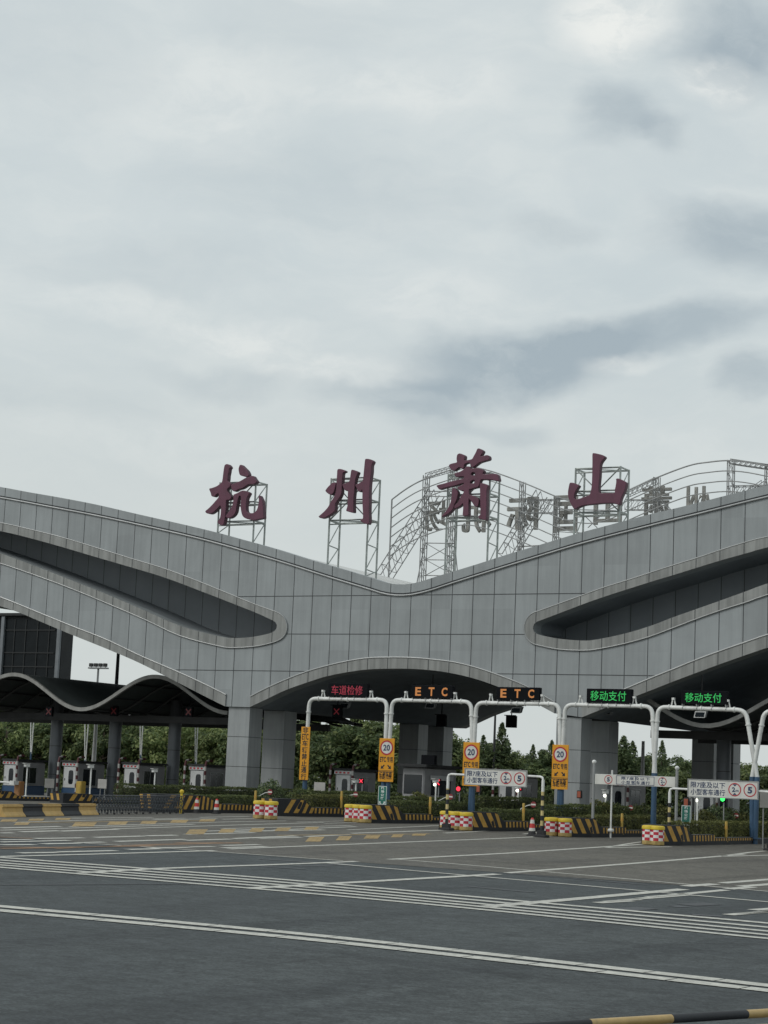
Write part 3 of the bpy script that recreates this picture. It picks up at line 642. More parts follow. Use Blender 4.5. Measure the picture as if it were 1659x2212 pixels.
def sheet(name, m, ys, dz, x0=-1e9, x1=1e9, ylo=None):
    mb = MB(); X = [x for x in xs if x0 <= x <= x1]
    for a, b in zip(X, X[1:]):
        for c, d in zip(ys, ys[1:]):
            mb.quad(*[(x, (ylo(x) if (ylo and y == ys[0]) else y), zg(x)+dz) for x, y in ((a,c),(b,c),(b,d),(a,d))])
    return struct(mb.build(name, m, None, True))
sheet('ground', m_asph, [-300,-40,40,120,300,1200,4000], 0.0)
e1, e2 = onG(494,1843), onG(1657,1926)
yedge = lambda x: e1.y+(e2.y-e1.y)*(x-e1.x)/(e2.x-e1.x)
sheet('plaza_pavement', m_conc, [50,80,100,140,149], .006, -130, 58, ylo=yedge)
m_wline = mat('white_road_paint', (.49,.485,.44), .65, .0, .2, 7, dirt=.75)
m_yline = mat('yellow_road_paint', (.33,.225,.085), .65, .0, .25, 1.2, dirt=.75)
m_oline = mat('faded_orange_road_paint', (.22,.13,.07), .7, .0, .3, .8, dirt=.8)
def stripe(mb, pts, w, dz=.012, gap=None, mi=0):
    P = [onG(*p) for p in (spline(pts, 8) if len(pts) > 3 else pts)]
    D = [0.0]
    for p, q in zip(P, P[1:]): D.append(D[-1]+(q-p).length)
    def at(u):
        for i in range(len(P)-1):
            if u <= D[i+1] or i == len(P)-2: return P[i].lerp(P[i+1], (u-D[i])/max(D[i+1]-D[i], 1e-6)), (P[i+1]-P[i])
    def piece(u, v):
        n = max(1, int((v-u)/1.5)); prev = None
        for k in range(n+1):
            p, t = at(u+(v-u)*k/n); t = Vector((t.x, t.y, 0)).normalized(); sd = Vector((-t.y, t.x, 0))*w/2
            e = [(q.x, q.y, zg(q.x)+dz) for q in (p-sd, p+sd)]
            if prev: mb.quad(prev[0], e[0], e[1], prev[1], mi)
            prev = e
    if gap:
        u = 0
        while u < D[-1]: piece(u, min(u+gap[0], D[-1])); u += gap[0]+gap[1]
    else: piece(0, D[-1])
def lines(name, m, items, dz=.012):
    mb = MB()
    for it in items: stripe(mb, it[0], it[1], dz, it[2] if len(it) > 2 else None)
    return struct(mb.build(name, m))
lines('rumble_line', m_wline, [([(-120,1844),(0,1852.8),(602,1900),(1055,1941),(1657,1995),(1800,2008)], .38), ([(-120,1850),(0,1858.8),(602,1906),(1055,1948),(1657,2004),(1800,2017)], .36),
  ([(-120,1855),(0,1864.5),(602,1912),(1055,1955),(1657,2012.5),(1800,2026)], .33), ([(-120,1859.5),(0,1869.2),(602,1918),(1055,1961),(1657,2020.5),(1800,2034)], .32), ([(-120,1864),(0,1874.4),(602,1925),(1055,1967),(1657,2028.5),(1800,2042)], .32)])
lines('double_line', m_wline, [([(-150,1944.5),(0,1958.7),(602,2013.5),(1055,2062),(1657,2129.9),(1820,2148)], .40, (1.0,.028)), ([(-150,1953.4),(0,1967.8),(602,2023.6),(1055,2072.6),(1657,2140.6),(1820,2159)], .40, (1.0,.028))], .011)
lines('lane_line', m_wline, [
  ([(1055,1959),(1157,1950.3),(1477,1921.5)], 0.34), ([(1480,1915),(1545,1910)], 0.34), ([(1560,1908),(1657,1900.5),(1760,1893)], 0.30),
  ([(548,1919),(708,1909.8),(1014,1892.4),(1075,1888.7)], 0.30), ([(1095,1886.3),(1168,1880.7),(1390,1863.8),(1608,1845.5)], 0.25), ([(1557,1850),(1625,1841),(1720,1833)], 0.21), ([(1557,1850.5),(1720,1846)], 0.21),
  ([(174.6,1886.7),(340,1877),(602,1868),(770,1861.4)], 0.26), ([(840,1857),(1096,1843.6),(1386,1824.3)], 0.23), ([(1310,1831),(1386,1819),(1430,1820),(1440,1826)], 0.18), ([(1310,1831.5),(1450,1829.5)], 0.20),
  ([(0,1851),(250,1844.5),(465,1838)], 0.23), ([(494,1834.6),(800,1822.5),(1096,1810.8),(1250,1803)], 0.21), 
  ([(182,1822),(330,1831),(494,1842.6),(741,1860)], 0.18), ([(850,1856),(1096,1876.3),(1657,1926),(1800,1939)], 0.20), ([(697,1864),(1014,1892),(1096,1899),(1657,1948.7),(1800,1962)], 0.25),
  ([(1130,1802),(1185,1797),(1220,1798),(1250,1801)], 0.16), ([(750,1793),(900,1786),(960,1783),(1010,1785)], 0.16)], 0.01)
lines('lane_dash', m_wline, [
  ([(1290,1951),(1362,1946.5)], 0.27), ([(1345,1945.8),(1380,1943)], 0.27), ([(1382,1942),(1480,1934)], 0.27), ([(1470,1932.5),(1568,1923)], 0.27), ([(1572,1921),(1625,1917)], 0.33), ([(1310,1948.2),(1378,1944)], 0.24), ([(1400,1938.5),(1486,1931.5)], 0.24), ([(1600,1974.5),(1690,1967.3)], 0.24), ([(1600,1915.5),(1657,1911),(1720,1906)], 0.33),
  ([(1572,1977),(1657,1970),(1740,1963)], 0.27), ([(1625,1966.5),(1700,1961)], 0.27),
  ([(40,1843.2),(125,1842)], 0.30), ([(125,1841),(250,1838)], 0.30), ([(275,1835.5),(350,1834)], 0.30), ([(320,1832.5),(410,1831)], 0.26), ([(410,1830),(462,1829)], 0.23), ([(480,1827),(560,1825)], 0.26), ([(480,1832),(575,1829)], 0.26),
  ([(0,1814.5),(70,1814)], 0.28), ([(0,1819.5),(150,1816)], 0.26), ([(0,1825.5),(75,1825)], 0.33), ([(90,1823.5),(170,1822)], 0.33), ([(75,1812),(180,1810.3)], 0.28), ([(165,1821),(225,1819.5)], 0.26), ([(250,1818.3),(400,1813.5)], 0.28), ([(400,1816),(498,1813)], 0.26), ([(503,1812),(640,1806)], 0.26),
  ([(205,1809.5),(310,1806.5)], 0.30), ([(315,1806),(380,1804.5)], 0.30), ([(400,1803),(550,1799)], 0.26), ([(560,1811.5),(650,1809)], 0.26), ([(660,1807.5),(760,1803)], 0.26),
  ([(0,1789),(130,1786)], 0.28), ([(45,1797.5),(130,1795)], 0.28), ([(0,1800),(28,1799.5)], 0.26), ([(130,1796),(255,1792)], 0.28), ([(0,1794),(250,1786.5),(420,1781)], 0.17), ([(150,1786.2),(500,1775.5),(620,1773.5)], 0.16), ([(245,1791),(560,1781),(700,1777)], 0.17),
  ([(480,1790.5),(760,1783.5)], 0.17), ([(500,1796.5),(700,1793)], 0.30), ([(410,1797),(560,1792)], 0.20), ([(150,1768),(330,1766.5)], 0.17), ([(30,1777),(200,1772),(400,1768)], 0.15), ([(330,1771.5),(470,1769)], 0.20), ([(430,1766),(540,1764)], 0.20), ([(480,1770),(590,1768)], 0.20),
  ([(590,1793.5),(770,1786)], 0.20), ([(760,1800.5),(960,1793.5)], 0.24), ([(960,1800),(1100,1793)], 0.20), ([(1000,1788.5),(1100,1783)], 0.17), ([(1210,1798.5),(1260,1796)], 0.20), ([(640,1776),(820,1772)], 0.13), ([(700,1779),(880,1774)], 0.13)], 0.01)
yl = []
YB_ = [(154.6,202,1786,1777.5),(231,271,1782.5,1775.5),(302,335,1780.5,1774),(367,402,1778,1772),(429,462,1775.5,1770.5),(400,440,1803,1792.5),(471,503,1799.5,1791.5),(536.6,564.7,1798,1789.5),(592.7,622.5,1796,1788.5),(655.7,683.8,1793.5,1787),(659,692,1819,1808.5),(725,753,1816,1807),(785,816,1812.5,1805),(844,867,1809.5,1803.5),(889,918,1806,1801.5),(0,34,1776,1771),(60,92,1774,1769.5),(118,150,1772,1768),(30,60,1783,1777)]
mb = MB()
for xa, xb, y0_, y1_ in YB_:
    for j in range(3):
        u0, u1 = j/3, (j+1)/3
        mb.quad(*[(p.x,p.y,zg(p.x)+.013) for p in (onG(xa+(xb-xa)*u0,y0_), onG(xa+(xb-xa)*u1,y0_-.4), onG(xa+(xb-xa)*u1+(y0_-y1_)*.9,y1_-.4), onG(xa+(xb-xa)*u0+(y0_-y1_)*.9,y1_))])
struct(mb.build('yellow_hatching', m_yline))
yl += [([(60,1777.5),(440,1773.5)], .18), ([(600,1805),(930,1802)], .2)]
lines('yellow_marking', m_yline, yl, .013)
lines('faded_orange_marking', m_oline, [([(0,1834),(180,1830.5),(520,1820.5)], .28), ([(0,1830.5),(120,1831)], .22), ([(120,1831),(330,1828)], .3), ([(380,1821),(520,1822)], .3), ([(0,1809),(70,1812)], .3), ([(120,1834),(330,1824),(480,1820)], .12)], .010)
# dark repair patch and tyre marks on the asphalt
m_patch = mat('sealed_patch', (.055,.06,.066), .6, .0, .2, 1.0)
lines('road_patch', m_patch, [([(1310,1968),(1400,1962)], .5), ([(1495,1976),(1560,1980)], .35), ([(1480,1955.5),(1540,1952.5)], .5), ([(1455,1959.5),(1480,1958)], .3), ([(1350,1924),(1500,1936)], .2), ([(0,1912),(430,1910),(640,1918)], .12), ([(1010,1915),(1150,1928)], .25), ([(500,1868),(660,1878)], .3), ([(560,1856),(760,1868)], .35), ([(1080,1885),(1400,1912)], .25), ([(640,1872),(760,1868)], .2)], .008)
# ------------------------------------------------------------------ toll islands
IX = {k: -48.4+4.87*(k-2) for k in range(-6, 9)}
NOSE = {1:onG(392,1757.5), 2:onG(600,1763), 3:onG(800,1778), 4:onG(1020,1795), 5:onG(1235,1808.5), 6:onG(1432,1826.5), 7:onG(1712,1846)}
IX.update({0:-58.2, -1:-63.4, -2:-68.6, -3:-73.6, -4:-78.8, -5:-84.0, -6:-89.2})
for k_, p_ in NOSE.items(): IX[k_] = p_.x-.5
IX[1] = -52.6
def hprof(s, small):
    if small == 2: s = s/1.9 if s < 5 else s-2.3
    if small == 1: return .55 if s < 2.2 else (.55-.25*min(1,(s-2.2)/.6) if s < 3.2 else .26)
    if s < 1.7: return .82
    if s < 2.7: t = (s-1.7)/1.0; return .82-.38*(t*t*(3-2*t))
    if s < 5.6: return .44
    return .30 if s < 11 else .24
ORD = {-5:'outermost left',-4:'far left',-3:'second far left',-2:'third far left',-1:'half hidden left',0:'fence side',1:'first',2:'second',3:'third',4:'fourth',5:'fifth',6:'sixth',7:'seventh'}
def island(k, Yn, lb, small=False, lean=1, Ye=118):
    X = IX[k]; zb = zg(X)
    root = thing('toll_island', lb, 'toll island', (X, Yn, zb), 'striped toll island noses')
    mb = MB(); S = [0,.02]+[i*.1 for i in range(1, 70)]+[7,9,10.98,11.0,20,Ye-Yn]
    S = sorted(set(S)); prof = [(Yn+s, zb+hprof(s, small)) for s in S]
    def half(s): return .46+.34*min(1, s/1.5)
    for (a, za), (b, zb2) in zip(prof, prof[1:]):
        ha, hb = half(a-Yn), half(b-Yn)
        for sg in (-1, 1):
            mb.quad((X+sg*ha,a,zb-.15),(X+sg*hb,b,zb-.15),(X+sg*hb,b,zb2),(X+sg*ha,a,za), 0)
        w = .24
        mb.quad((X-ha,a,za),(X+ha,a,za),(X+hb,b,zb2),(X-hb,b,zb2), 0 if a-Yn < 3.0 else 1)
    h0 = half(0); mb.quad((X-h0,Yn,zb-.15),(X+h0,Yn,zb-.15),(X+h0,Yn,prof[0][1]),(X-h0,Yn,prof[0][1]), 0)
    st = mb
    # yellow hazard stripes, 4 mm proud of the side and nose
    z0 = zb+.17
    def stripe_(s0, w, slant, sg, zhi=None):
        n = 8; L, R = [], []
        for arr, s in ((L, s0), (R, s0+w)):
            zt = .12
            while zt < 1.0:
                if hprof(max(s-slant*(zt+.01)/.8, 0), small)-.02 < zt+.01: break
                zt += .01
            for i in range(n+1):
                z = .16+(max(zt,.17)-.16)*i/n; ss = max(s-slant*z/.8, .02)
                arr.append((X+sg*(half(ss)+.004), Yn+ss, zb+z))
        for i in range(n): st.quad(L[i], R[i], R[i+1], L[i+1], 2)
    for sg in (-1, 1):
        s = .30
        while s < 11:
            if s < 2.5: stripe_(s, .31, .62*lean, sg); s += .64
            elif s < 5.4: stripe_(s, .17, .10*lean, sg); s += .37
            else: stripe_(s, .15, .08*lean, sg); s += .33
    for i in range(2):
        a = -h0+.1+i*.42; hz = prof[0][1]-.03
        st.quad((X+a,Yn-.004,z0),(X+a+.17,Yn-.004,z0),(X+a+.17+.1*lean,Yn-.004,hz),(X+a+.1*lean,Yn-.004,hz), 2)
    ob = mb.build('island_body', [m_yblk, m_kerb, m_yel], root); recalc(ob)
    return root
island(1, NOSE[1].y, 'striped island nose between the folding fence and the two left cones', 2, lean=-1)
island(2, NOSE[2].y, 'striped island nose behind the leftmost pair of checkered barrels', lean=-1)
island(3, NOSE[3].y, 'striped island nose behind three joined barrels with green sign on it')
island(4, NOSE[4].y, 'striped island nose behind the height limit frame of the middle lane')
island(5, NOSE[5].y, 'striped island nose behind two separate checkered barrels by the cone')
island(6, NOSE[6].y, 'rightmost striped island nose with chevron front behind a single barrel')
for k, Y, lb in ((0,90.0,'small striped island nose just left of the tall hedge'),(-1,88.5,'small striped nose behind the folding fence'),(-2,87.5,'small striped nose beside the yellow cabinet behind the painted barrier'),(-3,86.5,'small striped nose at the left edge behind the painted barrier')):
    island(k, Y, lb, True, -1)
island(7, NOSE[7].y, 'striped toll island with low kerb cut by the right edge of view')
# ------------------------------------------------------------------ crash barrels
def barrel_proto(label):
    root = thing('crash_barrel', label, 'crash barrel', (0,0,0), 'red and white checkered crash barrels')
    n = 24; mb = MB()
    mb.lathe([(.335,0),(.36,.03),(.355,.19)], n=n); mb.build('base', m_ybase, root, True)
    mb = MB(); mb.lathe([(.352,.19),(.35,.325),(.345,.46),(.342,.595),(.338,.69)], n=n, cell=lambda i,k: (i+k//3)%2); mb.build('body', [m_wchk, m_rchk], root, True)
    mb = MB(); mb.lathe([(.35,.69),(.375,.71),(.38,.80),(.36,.85),(.30,.875),(.05,.885)], n=n); mb.build('lid', m_yel2, root, True)
    return root
BAR = [(561,1760.5,'left barrel of the pair at the leftmost barrel group'),(585,1761,'right barrel of the pair at the leftmost barrel group'),
 (757,1776,'left barrel of the three joined barrels before the green sign'),(773,1777,'middle barrel of the three joined barrels before the green sign'),(788,1778,'right barrel of the three joined barrels before the green sign'),
 (964,1791,'barrel beside the black and yellow frame post of the middle lane'),(983,1793,'middle barrel of the three beside the height limit frame post'),(1006,1794,'right barrel of the three beside the height limit frame post'),
 (1190,1806,'barrel left of the gap beside the single traffic cone'),(1220,1808,'barrel right of the gap beside the striped fifth nose'),
 (1402,1825,'lone rightmost barrel with orange yellow lid'),(1419,1826,'barrel joined to the lone rightmost barrel behind it')]
b0 = None
for x, y, lb in BAR:
    k_ = min(NOSE, key=lambda q: abs(NOSE[q].x-onG(x,y).x)); p = onY(x, y, NOSE[k_].y-.42); p = Vector((p.x, p.y, zg(p.x)+.012)); sc = (.83,.83,.90); rz = random.uniform(0, 6.28)
    if b0 is None: b0 = barrel_proto(lb); move(b0, p, rz); b0.scale = sc
    else: dup(b0, p, rz, lb, sc)
# ------------------------------------------------------------------ cones
def cone_proto(label):
    root = thing('traffic_cone', label, 'traffic cone', (0,0,0), 'red and white traffic cones')
    mb = MB(); mb.cbox(-.19,.19,-.19,.19,0,.05,.03); mb.lathe([(.17,.05),(.14,.2)], n=14); mb.build('base', m_rubber, root)
    mb = MB(); mb.lathe([(.14,.2),(.125,.33),(.1,.52),(.09,.6),(.075,.68),(.06,.74),(.035,.76)], n=14, mis=[0,1,0,0,1,1,1]); mb.build('body', [m_wsign, m_cone], root, True)
    return root
c0 = None
for x, y, lb, s in ((424,1757,'left cone of the two standing before the first striped nose',.9),(467,1758.5,'right cone of the two standing before the first striped nose',.9),(1149,1806,'single red white black cone left of two separate barrels',1.0)):
    p = onG(x, y); p.z += .012
    if c0 is None: c0 = cone_proto(lb); move(c0, p); c0.scale = (s,)*3
    else: dup(c0, p, 0, lb, (s,)*3)
# ------------------------------------------------------------------ painted concrete barrier blocks (left) and folding fence
pa, pb = onG(-2,1765.0), onG(201,1760); dirv = (pb-pa)/5
def block_proto(label, m):
    root = thing('concrete_barrier', label, 'barrier block', (0,0,0), 'black and yellow concrete barrier blocks')
    L = dirv.length; mb = MB(); pr = [(-.26,0),(-.24,.05),(-.12,.18),(-.09,.33),(-.13,.35),(-.13,.39),(-.10,.41),(-.10,.45),(.10,.45),(.10,.41),(.13,.39),(.13,.35),(.09,.33),(.12,.18),(.24,.05),(.26,0)]
    for (a, za), (b, zb) in zip(pr, pr[1:]): mb.quad((.01,a,za),(L-.01,a,za),(L-.01,b,zb),(.01,b,zb))
    for x in (.01, L-.01): mb.add([(x,a,z) for a, z in pr], [tuple(range(len(pr)))])
    ob = mb.build('block', m, root); recalc(ob); return root
rz = math.atan2(dirv.y, dirv.x); BL = {}
names = {-2:'black',-1:'yellow',0:'yellow',1:'black',2:'yellow',3:'black',4:'yellow'}
lbs = {0:'yellow barrier block at the left edge of view',1:'black barrier block nearest the left edge of view',2:'yellow barrier block between the two black blocks',3:'black barrier block second from the left edge',4:'yellow end block of the barrier touching the folding fence'}
for i in range(0, 5):
    key = 'yellow' if i % 2 == 0 else 'black'; p = pa+dirv*i; p.z = zg(p.x)+.01
    if key not in BL: BL[key] = block_proto(lbs[i], mat('barrier_yellow', (.50,.33,.115), .6, .0, .12, 3.0, dirt=.25) if key == 'yellow' else m_yblk); move(BL[key], p, rz)
    else: dup(BL[key], p, rz, lbs[i])
f0, f1 = onG(206,1759.6), onG(388,1757.5)
fence = thing('folding_fence', 'dark expanding metal fence between the painted barrier and the first striped nose', 'folding fence', tuple(f0))
m_fence = mat('fence_steel', (.045,.052,.06), .45, .3, .2, 3.0)
mb = MB(); n = 30; fd = f1-f0; side = Vector((-fd.y, fd.x, 0)).normalized()*.16
for i in range(n+1):
    p = f0+fd*i/n
    for sg in (-1,1):
        q = p+side*sg; z = zg(q.x); mb.tube([(q.x,q.y,z+.03),(q.x,q.y,z+.78)], .018, 5)
    mb.tube([p+side+Vector((0,0,.78)), p-side+Vector((0,0,.78))], .018, 5)
mb.build('upright_bars', m_fence, fence)
mb = MB()
for i in range(n):
    p, q = f0+fd*i/n, f0+fd*(i+1)/n
    for sg in (-1,1):
        for a, b in ((.12,.45),(.45,.12),(.45,.72),(.72,.45)): mb.tube([p+side*sg+Vector((0,0,a)), q+side*sg+Vector((0,0,b))], .014, 4)
mb.build('scissor_links', m_fence, fence)
mb = MB()
for i in range(0, n+1, 5):
    p = f0+fd*i/n
    for sg in (-1,1): q = p+side*sg; mb.lathe([(.02,zg(q.x)),(.05,zg(q.x)+.01),(.05,zg(q.x)+.07),(.02,zg(q.x)+.08)], q.x, q.y, 8)
mb.build('castors', m_rubber, fence)
mb = MB(); q = f1+fd.normalized()*.12; mb.tube([(q.x,q.y,zg(q.x)),(q.x,q.y,zg(q.x)+.95)], .06, 8); mb.lathe([(.06,zg(q.x)+.9),(.1,zg(q.x)+.94),(.1,zg(q.x)+1.02),(.04,zg(q.x)+1.08)], q.x, q.y, 8); mb.build('end_post', m_yel2, fence)
# ------------------------------------------------------------------ near guard rail (bottom right)
gr = [onG(x, y, .85) for x, y in ((1120,2213),(1273,2211.5),(1455.6,2202),(1545,2196),(1659,2188),(1900,2171))]
rail = thing('guard_rail', 'near black and yellow tubular guard rail at the bottom right corner', 'guard rail', tuple(gr[0]-Vector((0,0,.85))))
A, B = gr[1], gr[4]; t = (B-A).normalized(); kk = (gr[2]-gr[1]).length
m_ryel = mat('rail_yellow', (.44,.30,.115), .4, .0, .1, 6.0, dirt=.3)
for dz, ph in ((0,0),(-.115,.12)):
    mb = MB(); s = -2*kk+ph
    i = 0
    while s < 5*kk:
        p, q = A+t*s+Vector((0,0,dz)), A+t*(s+kk)+Vector((0,0,dz)); mb.tube([p,q], .034, 14, 0 if i % 2 == 0 else 1); s += kk; i += 1
    mb.build('rail_tube', [m_ryel, m_yblk], rail, True)
mb = MB()
for s in (-1.9*kk, 1.55*kk+kk*1.4, 4.9*kk): 
    p = A+t*s; mb.tube([(p.x,p.y,zg(p.x)-.05),(p.x,p.y,p.z)], .03, 10)
mb.build('rail_post', m_yblk, rail)
# ------------------------------------------------------------------ lane gantries with message boards (Y = 88)
YP = 88.0
def gantry(lb, xl, xr, y_l, y_r, fl, fr, board, text, tm, fill=True, bold=.02):
    a, b = onY(xl, y_l, YP), onY(xr, y_r, YP)
    fa, fb = onY(*fl, YP), onY(*fr, YP)
    root = thing('lane_gantry', lb, 'lane gantry', ((a.x+b.x)/2, YP, zg((a.x+b.x)/2)), 'white lane gantries across the plaza')
    r = .105; rr = .42
    def arc(c, p, q, n=6):   # rounded corner at c between directions to p and q
        u = (p-c).normalized(); v = (q-c).normalized(); s, e = c+u*rr, c+v*rr; out = []
        for i in range(n+1): t_ = i/n; out.append(s*(1-t_)**2+c*2*t_*(1-t_)+e*t_*t_)
        return out
    ga = Vector((fa.x+(fa.x-a.x)*.35, YP, 3.0)); gb = Vector((fb.x+(fb.x-b.x)*.35, YP, 3.0))
    path = [ga]+arc(a, ga, b)+arc(b, a, gb)+[gb]
    mb = MB(); mb.tube(path, r, 10)
    for q0, q1, f in ((path[7],path[8],.04),(path[7],path[8],.96),(path[7],path[8],.5),(path[0],path[1],.9),(path[-1],path[-2],.9)):
        d_ = (q1-q0).normalized(); c_ = q0.lerp(q1, f); mb.tube([c_-d_*.03, c_+d_*.03], r+.035, 10)
    mb.build('portal_pipe', m_white, root, True)
    for g in (ga, gb):
        mb = MB(); sgn = .012 if g is ga else -.012
        mb.tube([(g.x,YP+sgn,3.02),(g.x+sgn*4,YP+sgn,zg(g.x))], .125, 12); mb.lathe([(.22,zg(g.x)+.24),(.22,zg(g.x)+.28),(.13,zg(g.x)+.29)], g.x, YP, 12)
        mb.build('post_base', m_blue, root, True)
    bx0, by0, bx1, by1 = board
    p, q = onY(bx0, by0, YP-.1), onY(bx1, by1, YP-.1); p2 = onY(bx1, by0, YP-.1)
    x0, x1, zt = p.x, q.x, (onY((bx0+bx1)/2, by0, YP-.1)).z; zb = (onY((bx0+bx1)/2, by1, YP-.1)).z
    mb = MB(); mb.cbox(x0, x1, YP-.14, YP+.14, zb, zt, .02); mb.build('message_board', m_led, root)
    mb = MB(); w_, h_ = x1-x0, zt-zb
    if text == 'ETC':
        for ch, c in zip('ETC', (.16, .485, .80)): put_text(mb, ch, x0+w_*(c-.065), x0+w_*(c+.075), zb+h_*.16, zb+h_*.84, YP-.145, 0, .03)
    else: put_text(mb, text, x0+w_*.09, x1-w_*.12, zb+h_*.14, zb+h_*.84, YP-.145, 0, bold)
    mb.build('message', tm, root)
    mb = MB()
    for f in (.03,.34,.66,.97):
        x = x0+w_*f; z = a.z+(b.z-a.z)*((x-a.x)/(b.x-a.x)); mb.box(x-.02,x+.02,YP-.15,YP+.15,z+r-.01,zb+.001); mb.tube([(x,YP,z+r+.02),(x,YP-.12,z),(x,YP,z-r-.02),(x,YP+.12,z),(x,YP,z+r+.02)], .018, 5)
    mb.build('board_bracket', m_alu, root)
    for f in (.18,.80):
        x = a.x+(b.x-a.x)*f; z = a.z+(b.z-a.z)*f; mb = MB()
        mb.tube([(x-.11,YP,z+.06),(x-.03,YP-.02,z+.42)], .035, 6); mb.tube([(x+.11,YP,z+.06),(x+.03,YP-.02,z+.42)], .035, 6); mb.box(x-.06,x+.06,YP-.12,YP+.06,z+.36,z+.46); mb.build('lane_camera', m_white, root)
    return root
gantry('gantry with faint red maintenance message left of the arch centre', 668.5, 836, 1509, 1512, (664,1570), (833,1600), (710,1476,794,1505), '车道检修', m_ledred, bold=.0)
gantry('gantry with the amber ETC message under the arch centre', 847, 1018, 1512, 1516, (841.5,1600), (1020.5,1610), (890,1480.5,978,1508), 'ETC', m_ledora)
gantry('gantry with the amber ETC message touching the arch edge', 1029, 1208, 1518, 1521, (1024,1610), (1211,1615), (1073.5,1484.5,1166,1512), 'ETC', m_ledora)
gantry('gantry with green message left of the right wing edge', 1221, 1409, 1522, 1526, (1215.5,1620), (1412.5,1670), (1268,1488,1364.5,1518.5), '移动支付', m_ledgrn, bold=.006)
gantry('gantry with green message below the right wing', 1421.5, 1611, 1527, 1534, (1414,1670), (1628.5,1680), (1472,1492.5,1571,1521.5), '移动支付', m_ledgrn, bold=.006)
gantry('gantry cut off by the right edge of view', 1651, 1845, 1535, 1540, (1631,1680), (1852,1690), (1705,1500,1805,1530), '移动支付', m_ledgrn, bold=.006)
# ------------------------------------------------------------------ yellow and green post signs
def rect(xl, xr, yt, yb, Y):
    p, q = onY((xl+xr)/2, yt, Y), onY((xl+xr)/2, yb, Y); hw = (onY(xr,yt,Y).x-onY(xl,yt,Y).x)/2; cx = (p.x+q.x)/2
    return cx-hw, cx+hw, q.z, p.z
def arrow(mb, cx, cz, s, ang, y, mi):
    pts = [(-.13,-.5),(.13,-.5),(.13,.02),(.42,.02),(0,.55),(-.42,.02),(-.13,.02)]
    c, sn = math.cos(ang), math.sin(ang); P = [(cx+s*(x*c-z*sn), y, cz+s*(x*sn+z*c)) for x, z in pts]
    mb.add(P, [(0,1,2,6),(3,4,5,2,),(2,5,6)][:2], mi)
def panel_sign(name, lb, cat, r, Y, m, grp=None, th=.05, posts=()):
    x0,x1,z0,z1 = r; root = thing(name, lb, cat, ((x0+x1)/2, Y, zg((x0+x1)/2)), grp)
    mb = MB(); mb.cbox(x0,x1,Y,Y+th,z0,z1,.012); mb.build('panel', m, root); return root
YQ = YP-.2
def speed_sign(lb, xl, xr, yt, yb):
    r = rect(xl, xr, yt, yb, YQ); x0,x1,z0,z1 = r; w_, h_ = x1-x0, z1-z0; cx = (x0+x1)/2
    root = panel_sign('lane_sign', lb, 'lane sign', r, YQ, m_ysign, 'yellow speed 20 lane signs')
    zc = z1-w_*.54; R = w_*.43; y = YQ
    mb = MB(); ring(mb, cx, zc, 0, R*.985, y-.006, 0); ring(mb, cx, zc, R*.80, R, y-.009, 1); put_text(mb, '20', cx-R*.52, cx+R*.52, zc-R*.42, zc+R*.42, y-.010, 2, .03); mb.build('speed_disc', [m_wsign, m_red, m_navy], root)
    mb = MB(); zt = zc-R-w_*.10
    put_text(mb, 'ETC', x0+w_*.08, x0+w_*.48, zt-w_*.30, zt, y-.006, 0, .03); put_text(mb, '专用', x0+w_*.54, x1-w_*.06, zt-w_*.32, zt+w_*.02, y-.006, 0, .02)
    za = zt-w_*.58
    for sx, an in ((.28, math.radians(135)), (.72, math.radians(-135))): arrow(mb, x0+w_*sx, za, w_*.30, an, y-.006, 0)
    zk = za-w_*.26; put_text(mb, '保持车距', x0+w_*.08, x1-w_*.08, zk-w_*.33, zk, y-.006, 0, .02)
    zl = z0+w_*.56; mb.quad((x0+.01,y-.006,zl),(x1-.01,y-.006,zl),(x1-.01,y-.006,zl+.025),(x0+.01,y-.006,zl+.025)); mb.quad((x0+.01,y-.006,zl+.06),(x1-.01,y-.006,zl+.06),(x1-.01,y-.006,zl+.08),(x0+.01,y-.006,zl+.08))
    put_text(mb, '车距10米', x0+w_*.08, x1-w_*.08, z0+w_*.12, z0+w_*.46, y-.006, 0, .02); mb.build('lettering', m_black, root)
    mb = MB()
    for f in (.2,.5,.8): mb.box(x0-.0+.1*w_, x1-.1*w_, YQ+.05, YQ+.09, z0+h_*f, z0+h_*f+.05)
    mb.build('clamp', m_alu, root)
speed_sign('yellow speed 20 sign left of the two far pillars', 818, 850.5, 1595, 1688.6)
speed_sign('yellow speed 20 sign partly covered by the white height limit board', 999.5, 1034.5, 1603.6, 1697.8)
speed_sign('yellow speed 20 sign in front of the right front pillar', 1192, 1227, 1608.8, 1705)
r = rect(648.3, 667.5, 1570, 1684.6, YQ); x0,x1,z0,z1 = r; w_ = x1-x0
root = panel_sign('lane_sign', 'narrow yellow sign with one column of black characters right of the left pillars', 'lane sign', r, YQ, m_ysign)
mb = MB(); n = 8; hh = (z1-z0)/n
for i, ch in enumerate(['非','ETC','车','辆','禁','止','通','行']):
    zc = z1-hh*(i+.5); a = w_*.30 if ch != 'ETC' else w_*.36; put_text(mb, ch, (x0+x1)/2-a, (x0+x1)/2+a, zc-w_*.29, zc+w_*.29, YQ-.006, 0, .02)
mb.build('lettering', m_black, root)
